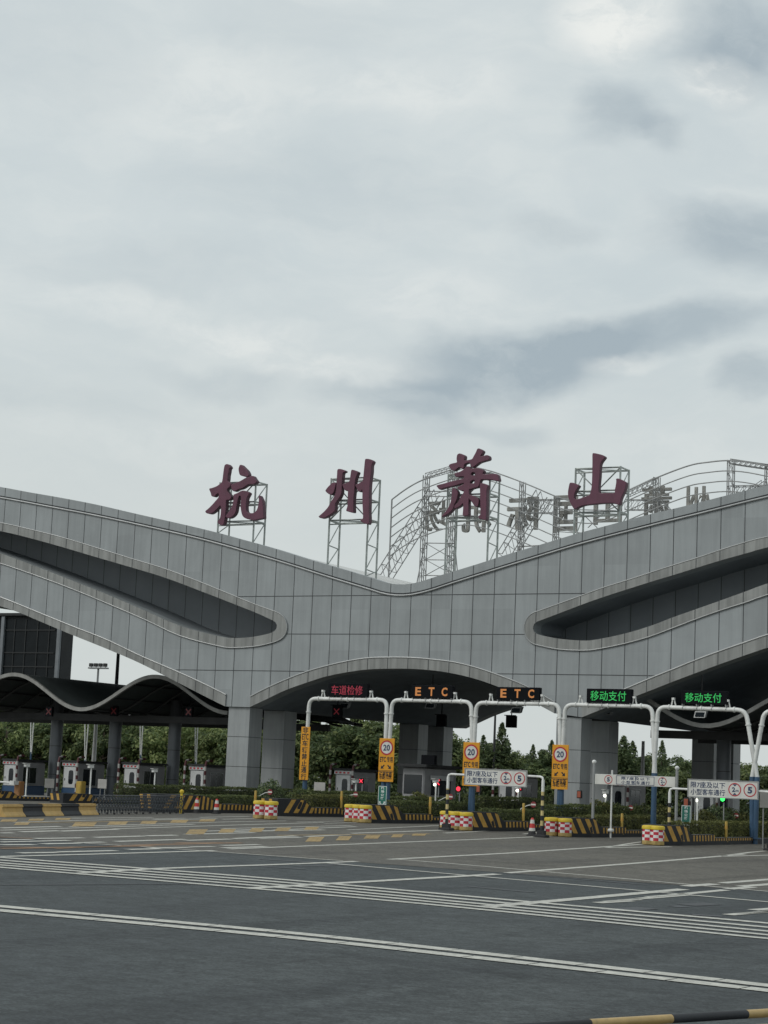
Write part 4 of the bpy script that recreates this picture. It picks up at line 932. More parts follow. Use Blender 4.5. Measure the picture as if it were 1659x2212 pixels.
def green_sign(lb, xl, xr, yt, yb, Y):
    r = rect(xl, xr, yt, yb, Y); x0,x1,z0,z1 = r; w_ = x1-x0; h_ = z1-z0; cx = (x0+x1)/2
    root = panel_sign('route_sign', lb, 'route sign', r, Y, m_gsign, 'green airport road signs')
    mb = MB()
    for i, ch in enumerate('机场公路'): zc = z1-h_*(.11+.185*i); put_text(mb, ch, cx-w_*.2, cx+w_*.2, zc-h_*.075, zc+h_*.075, Y-.006, 0, .03)
    for a, b, c, d in ((x0,x1,z0,z0+.025),(x0,x1,z1-.025,z1),(x0,x0+.025,z0+.026,z1-.026),(x1-.025,x1,z0+.026,z1-.026)): mb.quad((a,Y-.005,c),(b,Y-.005,c),(b,Y-.005,d),(a,Y-.005,d))
    for sg in (-1, 1): arrow(mb, cx+sg*w_*.24, z0+h_*.09, w_*.42, sg*math.radians(-40), Y-.007, 0); 
    mb.build('lettering', m_gtext, root)
    mb = MB(); zz = zg(cx); mb.tube([(cx-w_*.3,Y+.09,zz),(cx-w_*.3,Y+.09,z1-.05)], .025, 8); mb.tube([(cx+w_*.3,Y+.09,zz),(cx+w_*.3,Y+.09,z1-.05)], .025, 8); mb.box(cx-w_*.4,cx+w_*.4,Y+.05,Y+.07,z0+h_*.3,z0+h_*.35); mb.box(cx-w_*.4,cx+w_*.4,Y+.05,Y+.07,z0+h_*.75,z0+h_*.8); mb.build('sign_post', m_alu, root)
def y_on(xc_, px): 
    d = ray(px, 1720); return xc_*d.y/d.x
green_sign('green airport road sign on the third striped nose', 817, 835, 1698, 1738, y_on(IX[3]+.2, 826))
green_sign('green airport road sign on the rightmost striped nose', 1472, 1491.5, 1740, 1783, y_on(IX[6]+.2, 1482))
# ------------------------------------------------------------------ height limit frames
def limit_disc(mb, cx, cz, R, y, s, tri, mw, mr, mk):
    ring(mb, cx, cz, 0, R*.99, y-.004, mw); ring(mb, cx, cz, R*.84, R, y-.007, mr)
    if tri:
        put_text(mb, '2', cx-R*.42, cx+R*.08, cz-R*.36, cz+R*.36, y-.008, mk, .04); put_text(mb, 'm', cx+R*.14, cx+R*.6, cz-R*.34, cz-R*.04, y-.008, mk, .03)
        for sg in (1,-1): mb.add([(cx-R*.34*sg,y-.009,cz+sg*R*.80),(cx,y-.009,cz+sg*R*.46),(cx+R*.34*sg,y-.009,cz+sg*R*.80)], [(0,1,2)], mk)
    else: put_text(mb, '5', cx-R*.36, cx+R*.36, cz-R*.5, cz+R*.5, y-.008, mk, .05)
def banded(mb, x, y, z0, z1, r, zw):
    # black and pale yellow bands up to zw, white above
    z = z0; pts = []; mis = []; i = 0
    while z < zw-.01: pts.append((x,y,z)); mis.append(i % 2); z += .21; i += 1
    pts.append((x,y,zw)); mis.append(2); pts.append((x,y,z1)); mb.tube(pts, r, 10, mis=mis)
m_pyel = mat('pale_yellow_paint', (.55,.45,.20), .5, .0, .12, 3.0)
def limit_frame(lb, lp, rp, b, Y, sag):
    # lp/rp: (x, top y) of the posts; b: board (xl, xr, yt, yb)
    L = onY(lp[0], lp[1], Y); R = onY(rp[0], rp[1], Y)
    root = thing('height_limit_frame', lb, 'height limit frame', (L.x, Y, zg(L.x)), 'pipe frames carrying white limit boards')
    for i, P in enumerate((L, R)):
        mb = MB(); banded(mb, P.x, Y, zg(P.x)+.28, P.z-.14, .065, P.z-.62); mb.build('post', [m_yblk, m_pyel, m_white], root)
        mb = MB(); mb.cbox(P.x-.28,P.x+.28,Y-.24,Y+.24,zg(P.x)+.01,zg(P.x)+.12,.03); mb.box(P.x-.16,P.x+.16,Y-.13,Y+.13,zg(P.x)+.12,zg(P.x)+.29)
        for sg in (-1,1): mb.tube([(P.x+sg*.24,Y-.2,zg(P.x)+.12),(P.x+sg*.24,Y-.2,zg(P.x)+.26)], .02, 6)
        mb.build('post_foot', m_rubber, root)
    x0,x1,z0,z1 = rect(*b, Y); sl = sag
    mb = MB(); mb.tube([(L.x,Y,L.z-.14),(L.x+.03,Y,L.z-.04),(L.x+.14,Y,L.z),(x0+.1,Y,L.z-.01)], .05, 10); mb.tube([(R.x,Y,R.z-.14),(R.x-.03,Y,R.z-.04),(R.x-.14,Y,R.z),(x1-.1,Y,R.z+.01)], .05, 10); mb.build('arm', m_white, root, True)
    # board hangs slightly tilted
    mb = MB(); w_, h_ = x1-x0, z1-z0; ys = Y-.08
    mb.cbox(x0,x1,ys,ys+.07,z0,z1,.015); 
    bd = mb; bd.build('board', m_wsign, root)
    mb = MB()
    for a, c, e, d in ((x0,x1,z0,z0+.035),(x0,x1,z1-.035,z1),(x0,x0+.035,z0+.036,z1-.036),(x1-.035,x1,z0+.036,z1-.036)): mb.box(a,c,ys-.022,ys-.002,e,d)
    mb.build('board_edge', m_alu, root)
    mb = MB(); put_text(mb, '限7座及以下', x0+w_*.045, x0+w_*.535, z0+h_*.52, z0+h_*.86, ys-.006, 0, .015); put_text(mb, '小型客车通行', x0+w_*.045, x0+w_*.535, z0+h_*.13, z0+h_*.47, ys-.006, 0, .015); mb.build('lettering', m_navy, root)
    mb = MB(); limit_disc(mb, x0+w_*.672, z0+h_*.5, h_*.365, ys, '2', True, 0, 1, 2); mb.build('height_disc', [m_wsign, m_red, m_navy], root)
    mb = MB(); limit_disc(mb, x0+w_*.885, z0+h_*.5, h_*.365, ys, '5', False, 0, 1, 2); mb.build('speed_disc', [m_wsign, m_red, m_navy], root)
limit_frame('pipe frame with white limit board over the middle lane in front of a yellow sign', (968.5,1672), (1173.5,1678), (1004.5,1139,1661.5,1698), y_on(IX[4]-.4, 969)*.985, 0)
limit_frame('pipe frame with white limit board at the right edge of view', (1447,1703), (1668,1711), (1486,1638.5,1685,1724.5), y_on(IX[6]-.3, 1446), 0)
# long white board between two grey posts
Yb = y_on(IX[5]+.2, 1314)*.97
x0,x1,z0,z1 = rect(1284,1457.5,1675,1697,Yb)
root = thing('limit_board', 'long thin white limit board hung between two grey posts with ball caps', 'limit board', ((x0+x1)/2,Yb,zg((x0+x1)/2)))
mb = MB(); mb.cbox(x0,x1,Yb,Yb+.05,z0,z1,.01); mb.build('board', m_wsign, root)
for x in (x0-.06, x1+.07):
    mb = MB(); zt = z1+(.48 if x < x0 else .34); mb.tube([(x,Yb+.02,zg(x)),(x,Yb+.02,zt)], .065, 12); mb.build('post', m_alu, root, True)
    mb = MB(); mb.lathe([(.07,zt-.02),(.10,zt+.03),(.10,zt+.08),(.06,zt+.13),(.01,zt+.145)], x, Yb+.02, 12); mb.build('ball_cap', m_white, root, True)
p = onY(1314.5, 1663, Yb-.3); mb = MB(); mb.tube([(p.x,Yb+.14,zg(p.x)),(p.x,Yb+.14,p.z)], .04, 10); mb.cbox(p.x-.12,p.x+.12,Yb+.02,Yb+.26,zg(p.x)+.3,zg(p.x)+.42,.04); mb.build('support_pole', m_white, root)
w_, h_ = x1-x0, z1-z0
mb = MB(); limit_disc(mb, x0+w_*.172, z0+h_*.5, h_*.43, Yb, '5', False, 0, 1, 2); mb.build('speed_disc', [m_wsign, m_red, m_navy], root)
mb = MB(); limit_disc(mb, x0+w_*.845, z0+h_*.5, h_*.43, Yb, '2', True, 0, 1, 2); mb.build('height_disc', [m_wsign, m_red, m_navy], root)
mb = MB(); put_text(mb, '限7座及以下', x0+w_*.335, x0+w_*.69, z0+h_*.53, z0+h_*.85, Yb-.006, 0, .015, spacing=1.25); put_text(mb, '小型客车通行', x0+w_*.335, x0+w_*.69, z0+h_*.13, z0+h_*.46, Yb-.006, 0, .015, spacing=1.25)
a, b = x0+w_*.27, x0+w_*.745; t_ = .022
for q in ((a,b,z0+h_*.06,z0+h_*.06+t_),(a,b,z1-h_*.06-t_,z1-h_*.06),(a,a+t_,z0+h_*.06+t_,z1-h_*.06-t_),(b-t_,b,z0+h_*.06+t_,z1-h_*.06-t_),((a+b)/2,(a+b)/2+t_,z0+h_*.06+t_,z1-h_*.06-t_)): mb.quad((q[0],Yb-.005,q[2]),(q[1],Yb-.005,q[2]),(q[1],Yb-.005,q[3]),(q[0],Yb-.005,q[3]))
mb.build('lettering', m_navy, root)
# ------------------------------------------------------------------ toll booths
def booth_proto(label, W_=1.25, L_=3.0, H_=2.25):
    root = thing('toll_booth', label, 'toll booth', (0,0,0), 'toll booths under the canopies')
    x0, x1 = 0, W_
    mb = MB(); mb.cbox(x0,x1,0,L_,.62,H_,.10); mb.build('body', m_booth, root)
    mb = MB(); mb.cbox(x0-.02,x1+.02,-.02,L_+.02,0,.62,.05); mb.build('base_skirt', m_bblue, root)
    mb = MB(); mb.cbox(x0-.08,x1+.08,-.18,L_+.18,H_,H_+.13,.04); mb.build('roof', m_bldg, root)
    mb = MB(); mb.cbox(x0+.14,x1-.12,-.05,-.001,.60,H_-.28,.02); d = mb.build('door', m_bdoor, root)
    mb = MB(); ring_pts = []
    cx, cz, hw, hh = x0+W_*.60, 1.28, .20, .46
    pts = []
    for i in range(24):
        a = 2*math.pi*i/24; cxx, szz = math.cos(a), math.sin(a); pts.append((cx+hw*(abs(cxx)**.5)*(1 if cxx>=0 else -1), -.056, cz+hh*(abs(szz)**.5)*(1 if szz>=0 else -1)))
    mb.add(pts, [tuple(range(24))]); w0 = mb.build('window', m_glass, d)
    mb = MB(); mb.box(x0+.24,x0+.28,-.075,-.051,1.05,1.2); mb.build('handle', m_rubber, d)
    mb = MB(); mb.box(x0+.02,x1-.02,-.10,-.051,H_-.24,H_-.02,0); 
    for i in range(4): mb.box(x0+.1+i*.28,x0+.24+i*.28,-.115,-.101,H_-.19,H_-.09,1)
    mb.build('fascia_strip', [m_bdoor, m_red], root)
    mb = MB(); mb.cbox(x1+.001,x1+.035,.55,1.95,.78,H_-.42,.012); mb.build('side_window', m_glass, root)
    mb = MB()
    for a, b, c, e in ((.50,2.0,.72,.775),(.50,2.0,H_-.415,H_-.36),(.5,.548,.775,H_-.415),(1.952,2.0,.775,H_-.415)): mb.box(x1+.001,x1+.05,a,b,c,e)
    mb.box(x1+.0355,x1+.045,1.22,1.25,.79,H_-.43); mb.build('window_frame', m_alu, root)
    # striped crash hoop at the front corners
    mb = MB()
    for x in (x0-.16, x1+.16):
        pts, mis = [], []; z = -.2; i = 0
        while z < H_+.15: pts.append((x,-.28,z)); mis.append(i % 2); z += .27; i += 1
        pts += [(x,-.2,H_+.3),(x,.05,H_+.36),(x,.4,H_+.36)]; mis += [0,1,0]
        mb.tube(pts, .075, 8, mis=mis)
    mb.build('crash_hoop', [mat('hoop_dull_white', (.42,.42,.40), .5), mat('hoop_dark_red', (.075,.014,.017), .5)], root)
    return root
bp0 = None
YBO = 104.0
BOOTHS = [(4,'toll booth at the left edge of view with white door'),(133,'toll booth with white door and blue base left of the middle roof column'),(264,'toll booth with white door right of the middle roof column'),(407,'toll booth half hidden by the left front pillar'),
          (722,'toll booth with dim front seen between narrow yellow sign and the first speed sign'),(1310,'dim toll booth under the long white limit board'),(1075,'dim toll booth below the white board of the middle lane'),(1500,'dim toll booth under the right hand white limit board')]
for i, (px, lb) in enumerate(BOOTHS):
    p = onY(px, 1700, YBO); loc = Vector((p.x, YBO, zg(p.x)+.2))
    if bp0 is None: bp0 = booth_proto(lb); move(bp0, loc)
    else: dup(bp0, loc, 0, lb)
# larger booth in the middle of the arch
p = onY(868, 1700, 101.0); q = onY(982, 1700, 101.0)
def wide_booth(p, w_):
    x0 = p.x; zb = zg(x0)+.2; Y = 101.0; root = thing('toll_booth', 'wide dark toll booth with big front window between two yellow speed signs', 'toll booth', (x0,Y,zb), 'toll booths under the canopies')
    W_ = w_*.42; H_ = 2.55
    mb = MB(); mb.cbox(x0,x0+W_,Y,Y+4.2,zb,zb+H_,.08); mb.build('body', m_booth, root)
    mb = MB(); mb.cbox(x0-.25,x0+W_+.35,Y-.4,Y+4.5,zb+H_,zb+H_+.16,.05); mb.build('roof', m_bldg, root)
    mb = MB(); mb.cbox(x0+.14,x0+W_-.14,Y-.03,Y-.001,zb+1.0,zb+H_-.45,.01); mb.build('front_window', m_glass, root)
    mb = MB(); mb.cbox(x0+W_+.001,x0+W_+.03,Y+.9,Y+3.4,zb+.95,zb+H_-.75,.01); mb.build('side_window', m_glass, root)
    mb = MB(); mb.cbox(x0+W_+.031,x0+W_+.10,Y+.7,Y+3.6,zb+H_-.72,zb+H_-.45,.01); mb.build('fee_panel', m_bdoor, root)
    mb = MB(); mb.cbox(x0+W_*.75,x0+W_*.75+.9,Y+.2,Y+.5,zb+H_+.17,zb+H_+.72,.03); mb.build('roof_box', m_led, root)
wide_booth(p, q.x-p.x)
# ------------------------------------------------------------------ planting
def leaf_mat(name, c1, c2, c3, rnd=.35):
    m = bpy.data.materials.new(name); m.use_nodes = True; N = NT(m.node_tree); b = N.n['Principled BSDF']
    co = N.new('ShaderNodeTexCoord').outputs['Object']; geo = N.new('ShaderNodeNewGeometry')
    f = N.noise(co, .9, 4, .6); g = geo.outputs['Random Per Island']
    col = N.mix(N.ramp(f, .35, .65), c1, c2); col = N.mix(N.math('MULTIPLY', N.ramp(g, .55, 1.0), .8), col, c3)
    oi = N.new('ShaderNodeObjectInfo'); k = N.math('ADD', 1-rnd/2, N.math('MULTIPLY', oi.outputs['Random'], rnd))
    k = N.math('MULTIPLY', k, N.ramp(g, 0, 1, .7, 1.3)); col = N.mix(1.0, col, N.comb(k,k,k), 'MULTIPLY')
    N.l.new(col, b.inputs['Base Color']); b.inputs['Roughness'].default_value = .6; b.inputs['Specular IOR Level'].default_value = .3
    tr = N.new('ShaderNodeBsdfTranslucent'); N.l.new(col, tr.inputs[0]); mx = N.new('ShaderNodeMixShader'); mx.inputs[0].default_value = .38
    out = [n for n in N.n if n.type == 'OUTPUT_MATERIAL'][0]
    N.l.new(b.outputs[0], mx.inputs[1]); N.l.new(tr.outputs[0], mx.inputs[2]); N.l.new(mx.outputs[0], out.inputs[0])
    return m
m_hedge = leaf_mat('hedge_leaf', (.062,.088,.034), (.092,.118,.044), (.16,.17,.065))
m_hedge2 = leaf_mat('yellow_green_leaf', (.085,.10,.034), (.125,.135,.045), (.19,.185,.07))
m_tree = leaf_mat('tree_leaf', (.105,.15,.055), (.15,.195,.07), (.235,.26,.105), .5)
m_tree2 = leaf_mat('dark_tree_leaf', (.078,.122,.052), (.115,.158,.062), (.195,.22,.09), .5)
m_ever = leaf_mat('conifer_leaf', (.095,.14,.07), (.13,.175,.08), (.19,.22,.10))
m_twig = mat('hedge_twig', (.03,.034,.02), .9)
def leaf(mb, p, n, s, rng, mi=0):
    t = n.orthogonal().normalized(); t.rotate(Matrix.Rotation(rng.uniform(0,6.283), 3, n)); u = n.cross(t)
    l = s*rng.uniform(.7,1.4); w_ = l*rng.uniform(.4,.65)
    mb.add([p-t*l, p+u*w_*.9-t*.1*l, p+t*l, p-u*w_*.9-t*.1*l], [(0,1,2,3)], mi)
def rnd_dir(rng):
    while True:
        v = Vector((rng.uniform(-1,1), rng.uniform(-1,1), rng.uniform(-1,1)))
        if .05 < v.length < 1: return v.normalized()
def hedge(lb, X, w_, Y0, Y1, h, m=None, seed=1, grp='clipped hedges on the toll islands'):
    rng = random.Random(seed); zb = zg(X)+.18; L = Y1-Y0; w_ *= .74; X -= .12
    root = thing('hedge', lb, 'hedge', (X, (Y0+Y1)/2, zb), grp)
    mb = MB(); mb.cbox(X-w_/2+.14, X+w_/2-.14, Y0+.14, Y1-.14, zb, zb+h-.14, .15); mb.build('stems', m_twig, root)
    mb = MB(); nper = 520
    wob = lambda a, b: .03*math.sin(a*1.3+seed)+.02*math.sin(a*5.1+b*3.7+seed*2)+.012*math.sin(a*11+b*7)
    A = {'t':L*w_, 's':L*h, 'e':w_*h}
    for kind, area in (('t',L*w_),('+',L*h),('-',L*h*.4),('f',w_*h),('b',w_*h*.5)):
        for _ in range(int(area*nper)):
            a, b = rng.uniform(0,L), rng.uniform(0,1); jit = rng.gauss(0,.018)
            if kind == 't': p = Vector((X+(b-.5)*w_, Y0+a, zb+h+wob(a,b*w_)+jit)); n = Vector((0,0,1))
            elif kind in '+-':
                sg = 1 if kind == '+' else -1; p = Vector((X+sg*(w_/2+wob(a,b*h)+jit), Y0+a, zb+b*h)); n = Vector((sg,0,.3))
            else:
                sg = -1 if kind == 'f' else 1; q = rng.uniform(-.5,.5)*w_; p = Vector((X+q, (Y0 if sg < 0 else Y1)+sg*(wob(q,b)+jit), zb+b*h)); n = Vector((0,sg,.3))
            n = (n.normalized()+rnd_dir(rng)*.8).normalized(); leaf(mb, p, n, .046, rng)
    mb.build('leaves', m or m_hedge, root); return root
hedge('tall long clipped hedge in front of the left front pillar', IX[0]+.1, 1.7, 79.6, 95, .98, seed=1)
hedge('low clipped hedge on the first striped island between cones and leftmost barrel pair', IX[1], 1.5, NOSE[1].y+3.0, 88.5, .62, seed=2)
hedge('clipped hedge on the first island reaching the narrow yellow sign', IX[1], 1.6, 89.0, 97.5, .98, seed=3)
hedge('bright yellow green clipped hedge behind the second striped island nose', IX[2], 1.6, NOSE[2].y+3.2, 85.8, .82, m_hedge2, 4)
hedge('low dark hedge on the second island behind the yellow green one', IX[2], 1.6, 86.2, 97.8, .85, seed=5)
hedge('clipped hedge on the third island below the first and second speed signs', IX[3], 1.6, NOSE[3].y+3.0, 89.8, .80, seed=6)
hedge('taller hedge on the third island below the pipe frame board', IX[3], 1.65, 90.3, 98.0, 1.12, seed=7)
hedge('dark hedge on the fourth island left of the gap barrels', IX[4], 1.6, NOSE[4].y+3.0, 86.5, .72, seed=8)
hedge('dark tall hedge in front of the right front pillar', IX[4], 1.6, 87.0, 97.0, 1.0, seed=9)
hedge('clipped hedge on the fifth island under the long white board', IX[5], 1.6, NOSE[5].y+3.0, 90.5, .72, m_hedge2, 10)
hedge('clipped hedge on the rightmost island below its green sign', IX[6], 1.6, NOSE[6].y+3.0, 92, .75, m_hedge2, 11)
def bush(lb, X, Y, r, h, m, seed, loose=.06, cat='shrub', grp=None):
    rng = random.Random(seed); zb = zg(X)+.18
    root = thing('shrub', lb, cat, (X,Y,zb), grp); mb = MB()
    for _ in range(int(3.2*r*(r+h)*330)):
        d = rnd_dir(rng); d.z = abs(d.z); k = 1+.10*math.sin(d.x*6+seed)*math.sin(d.y*5+d.z*4)+rng.gauss(0, loose)
        p = Vector((X+d.x*r*k, Y+d.y*r*k, zb+.08+d.z*h*k)); leaf(mb, p, (d+rnd_dir(rng)*.9).normalized(), .065, rng)
    mb.build('leaves', m, root)
    mb = MB(); 
    for i in range(5):
        a = i*1.26; mb.tube([(X,Y,zb-.02),(X+math.cos(a)*r*.5,Y+math.sin(a)*r*.5,zb+h*.6)], .03, 5)
    mb.lathe([(r*.6,zb),(r*.84,zb+h*.3),(r*.78,zb+h*.55),(r*.5,zb+h*.8),(.1,zb+h*.9)], X, Y, 12); mb.build('stems', m_twig, root)
def on_isl(k, px, dxx=0.0):
    X = IX[k]+dxx; return X, y_on(X, px)
for i, (k, px, r, h, lb, m) in enumerate(((1,585,.85,1.25,'dark dome shaped shrub before the second left pillar',m_ever),(1,650,.9,.95,'loose shrub at the foot of the narrow yellow sign',m_hedge),
   (4,1292,.8,1.15,'leafy shrub at the left foot of the long white board',m_hedge2),(4,1318,.8,1.1,'leafy shrub behind the support pole of the long white board',m_hedge),(4,1365,.75,.9,'reddish low shrub under the long white board',m_hedge),(4,1385,.9,1.0,'leafy shrub below the middle of the long white board',m_hedge),(4,1425,.9,.95,'leafy shrub left of the grey ball cap post',m_hedge2),
   (5,1520,.8,.95,'shrub with pale tips right of the rightmost green sign',m_hedge2),(5,1548,.85,1.2,'round clipped shrub under the right white limit board',m_ever),(5,1572,.75,1.1,'small round shrub right of the yellow bollard under the right board',m_hedge),(5,1626,1.05,1.25,'large round clipped shrub right of the red disc sign at the right edge',m_ever),(5,1600,.7,.85,'low loose shrub between two round shrubs at right',m_hedge2),
   (3,1190,.8,1.2,'dark shrub at the foot of the third speed sign',m_hedge),(3,1060,.7,.9,'loose shrub behind the middle lane hedge',m_hedge2),(2,905,.75,1.0,'loose flowering shrub below the wide dark booth',m_hedge2))):
    X, Y = on_isl(k, px); bush(lb, X, Y, r, h, m, 30+i, grp='loose shrubs on the toll islands')
# ------------------------------------------------------------------ bollards, discs, lamp posts on the islands
def bollard(lb, X, Y, h):
    zb = zg(X)+.12; root = thing('bollard', lb, 'bollard', (X,Y,zb), 'yellow bollards on the islands'); mb = MB()
    mb.lathe([(.10,0),(.10,.03),(.062,.04),(.062,h-.03),(.05,h)], 0, 0, 12); mb.v = [v+Vector((X,Y,zb)) for v in mb.v]; mb.build('tube', m_bol, root, True)
    mb = MB(); mb.lathe([(.066,h*.62),(.066,h*.78)], 0, 0, 12); mb.v = [v+Vector((X,Y,zb)) for v in mb.v]; mb.build('reflective_band', m_yel, root, True)
for k, px, h, lb in ((1,552,1.0,'yellow bollard behind the leftmost barrel pair'),(2,738,1.15,'yellow bollard right of the yellow green hedge'),(3,930,1.15,'thin yellow bollard left of the pipe frame post'),(4,1132,1.15,'brownish yellow bollard below the middle lane board'),(5,1345,.95,'yellow bollard under the long white board'),(6,1570,.9,'yellow bollard under the right hand white board')):
    X, Y = on_isl(k, px, .72); bollard(lb, X, Y, h+.0)
for k, px, py, lb in ((1,583,1711,'small red disc sign on bent pipe at the dome shaped shrub'),(2,768,1716,'small red disc sign on bent pipe right of the second yellow bollard'),(3,973,1721,'small red disc sign on bent pipe left of the pipe frame post'),(4,1152,1738,'small red disc sign on bent pipe right of the fourth bollard'),(4,1362,1745,'small red disc sign among shrubs under the long white board'),(5,1590,1762,'small red disc sign among round shrubs at right')):
    X, Y = on_isl(k, px, .5); p = onY(px, py, Y); zb = zg(X)+.2
    root = thing('disc_sign', lb, 'disc sign', (p.x, Y, zb), 'red disc signs on the islands')
    mb = MB(); mb.tube([(p.x,Y+.05,p.z),(p.x-.3,Y+.05,p.z-.05),(p.x-.65,Y+.05,p.z-.22),(p.x-.85,Y+.05,zb)], .022, 6); mb.build('bent_pipe', m_white, root, True)
    mb = MB(); n = 18; R = .14
    pts = [(p.x+R*math.cos(i*2*math.pi/n), p.z+R*math.sin(i*2*math.pi/n)) for i in range(n)]
    mb.add([(x,Y,z) for x,z in pts]+[(x,Y+.02,z) for x,z in pts], [tuple(range(n)), tuple(range(2*n-1,n-1,-1))]+[(i,(i+1)%n,n+(i+1)%n,n+i) for i in range(n)], 0)
    mb.quad((p.x-.12,Y-.004,p.z-.035),(p.x+.12,Y-.004,p.z-.035),(p.x+.12,Y-.004,p.z+.035),(p.x-.12,Y-.004,p.z+.035), 1); mb.build('disc', [mat('faded_red', (.22,.025,.03), .5), m_wsign], root)
LAMPS = [(1308,1719,95,m_lampw,'lane camera post with lit lamp in front of the right second pillar',1),(1119,1708,95,m_lampw,'lane camera post with lit lamp below the middle lane board',1),(941,1695,95,m_lampw,'lane camera post with lit lamp before the wide dark booth',1),(1506,1729,95,m_lampw,'lane camera post with lit lamp right of the orange signal',1),
   (768,1695,95,m_white,'white lane camera post between narrow yellow sign and first speed sign',0),(58,1660,96,m_white,'white lane camera post before the leftmost booth',0),(196,1663,92,m_white,'white lane camera post left of the middle roof column',0),(334,1672,97,m_white,'white lane camera post before the third booth',0)]
for px, py, Y, lm, lb, lit in LAMPS:
    p = onY(px, py, Y); zb = zg(p.x)+.2; root = thing('camera_post', lb, 'camera post', (p.x, Y, zb), 'white lane camera posts')
    mb = MB(); mb.tube([(p.x,Y+.05,zb),(p.x,Y+.05,p.z+.12)], .045, 8); mb.lathe([(.12,0),(.12,.04),(.05,.06)], 0, 0, 10); 
    for i in range(len(mb.v)-30, len(mb.v)): mb.v[i] = mb.v[i]+Vector((p.x,Y+.05,zb))
    mb.build('post', m_white, root, True)
    mb = MB(); mb.cbox(p.x-.11,p.x+.11,Y-.2,Y+.18,p.z+.11,p.z+.29,.03); mb.box(p.x-.13,p.x+.13,Y-.3,Y+.2,p.z+.30,p.z+.325); mb.build('camera_housing', m_white, root)
    if lit:
        mb = MB(); mb.lathe([(.02,0),(.07,.01),(.085,.05),(.07,.10),(.02,.12)], 0, 0, 12); mb.v = [Vector((p.x+v.x, Y-.05-v.z, p.z+v.y)) for v in mb.v]; mb.build('lamp', lm, root, True)
# red cross panels, red and green lane lights, orange reflectors
def led_cross(px, py, Y, s, lb, m, back=True):
    p = onY(px, py, Y); zb = zg(p.x)+.2; root = thing('lane_light', lb, 'lane light', (p.x,Y,zb), 'small lit lane lights')
    mb = MB(); mb.cbox(p.x-s,p.x+s,Y,Y+.1,p.z-s,p.z+s,.02); mb.build('housing', m_led, root)
    mb = MB(); mb.tube([(p.x+s*.2,Y+.12,zb),(p.x+s*.2,Y+.12,p.z)], .035, 8); mb.build('post', m_alu, root)
    mb = MB()
    if back:
        for sg in (1,-1):
            a = Vector((-s*.7*sg,0,s*.7)); n = Vector((sg,0,1)).normalized()*s*.16; mb.quad(*[Vector((p.x,Y-.004-.003*sg,p.z))+v for v in (a+n,a-n,-a-n,-a+n)])
    else: ring(mb, p.x, p.z, 0, s*.85, Y-.004, 0, 20)
    mb.build('lit_sign', m, root)
led_cross(944.5,1690,97,.20,'small glowing red cross above a white lamp before the wide booth',m_lampr)
led_cross(780,1687,101,.15,'small glowing red cross left of the first speed sign',m_lampr)
led_cross(1122,1702,98,.15,'small red light under the middle lane board',m_lampr)
led_cross(990,1704,96,.15,'round glowing red light right of the pipe frame post',m_lampr,False)
led_cross(1561,1726,97,.14,'green light under the right hand white board',m_lampg,False)
def reflector(px, py, Y, lb):
    p = onY(px, py, Y); zb = zg(p.x)+.2; root = thing('warning_lamp', lb, 'warning lamp', (p.x,Y,zb), 'unlit orange warning lamps')
    mb = MB(); mb.cbox(p.x-.15,p.x+.15,Y,Y+.14,p.z-.21,p.z+.22,.04); mb.build('housing', m_rubber, root)
    mb = MB(); mb.cbox(p.x-.10,p.x+.10,Y-.03,Y-.001,p.z-.16,p.z+.16,.012); mb.build('lens', m_orange, root)
    mb = MB(); mb.tube([(p.x,Y+.16,zb),(p.x,Y+.16,p.z+.1)], .035, 8); mb.build('post', m_alu, root)
reflector(1033,1704,98,'unlit orange lamp below the second speed sign'); reflector(1250.8,1716,98.4,'unlit orange lamp on the right front pillar'); reflector(1482,1733,90,'unlit orange lamp above the rightmost green sign')
# yellow and orange cabinets, grey notice board by the left booths
def cabinet(lb, xl, xr, yt, Y, m):
    p, q = onY(xl,yt,Y), onY(xr,yt,Y); zb = zg(p.x)+.2; root = thing('lane_cabinet', lb, 'cabinet', (p.x,Y,zb), 'barrier machine cabinets')
    mb = MB(); mb.cbox(p.x,q.x,Y,Y+.5,zb,q.z,.04); mb.build('case', m, root)
    mb = MB(); mb.cbox(p.x+.06,q.x-.06,Y-.012,Y-.001,zb+.15,q.z-.2,.005); mb.build('door', m, root)
    return root
cabinet('yellow cabinet right of the second booth door', 164, 176, 1688, 98, m_bol)
cabinet('brown orange cabinet with white boom at the left edge', 31, 43, 1688, 98, mat('brown_orange_paint', (.33,.16,.06), .5))
p = onY(36, 1691, 97.9); mb = MB(); mb.tube([(p.x-.1,97.6,p.z),(p.x-4.5,97.6,p.z+.05)], [.06,.035], 8); mb.box(p.x-.25,p.x+.1,97.5,97.98,p.z-.12,p.z+.12,0)
tag(mb.build('barrier_arm', m_white, None, origin=(p.x,97.6,p.z)), 'white boom arm lowered across the lane at the left edge', 'boom barrier')
def board(lb, xl, xr, yt, yb, Y, m):
    a = rect(xl,xr,yt,yb,Y); root = thing('notice_board', lb, 'notice board', ((a[0]+a[1])/2,Y,zg(a[0])+.2)); mb = MB(); mb.cbox(a[0],a[1],Y,Y+.06,a[2],a[3],.015); mb.build('panel', m, root)
    mb = MB()
    for f in (.25,.75): x = a[0]+(a[1]-a[0])*f; mb.tube([(x,Y+.09,zg(x)),(x,Y+.09,a[3]-.05)], .03, 8)
    mb.build('post', m_alu, root)
m_gboard = mat('grey_board', (.20,.20,.19), .6, .0, .12)
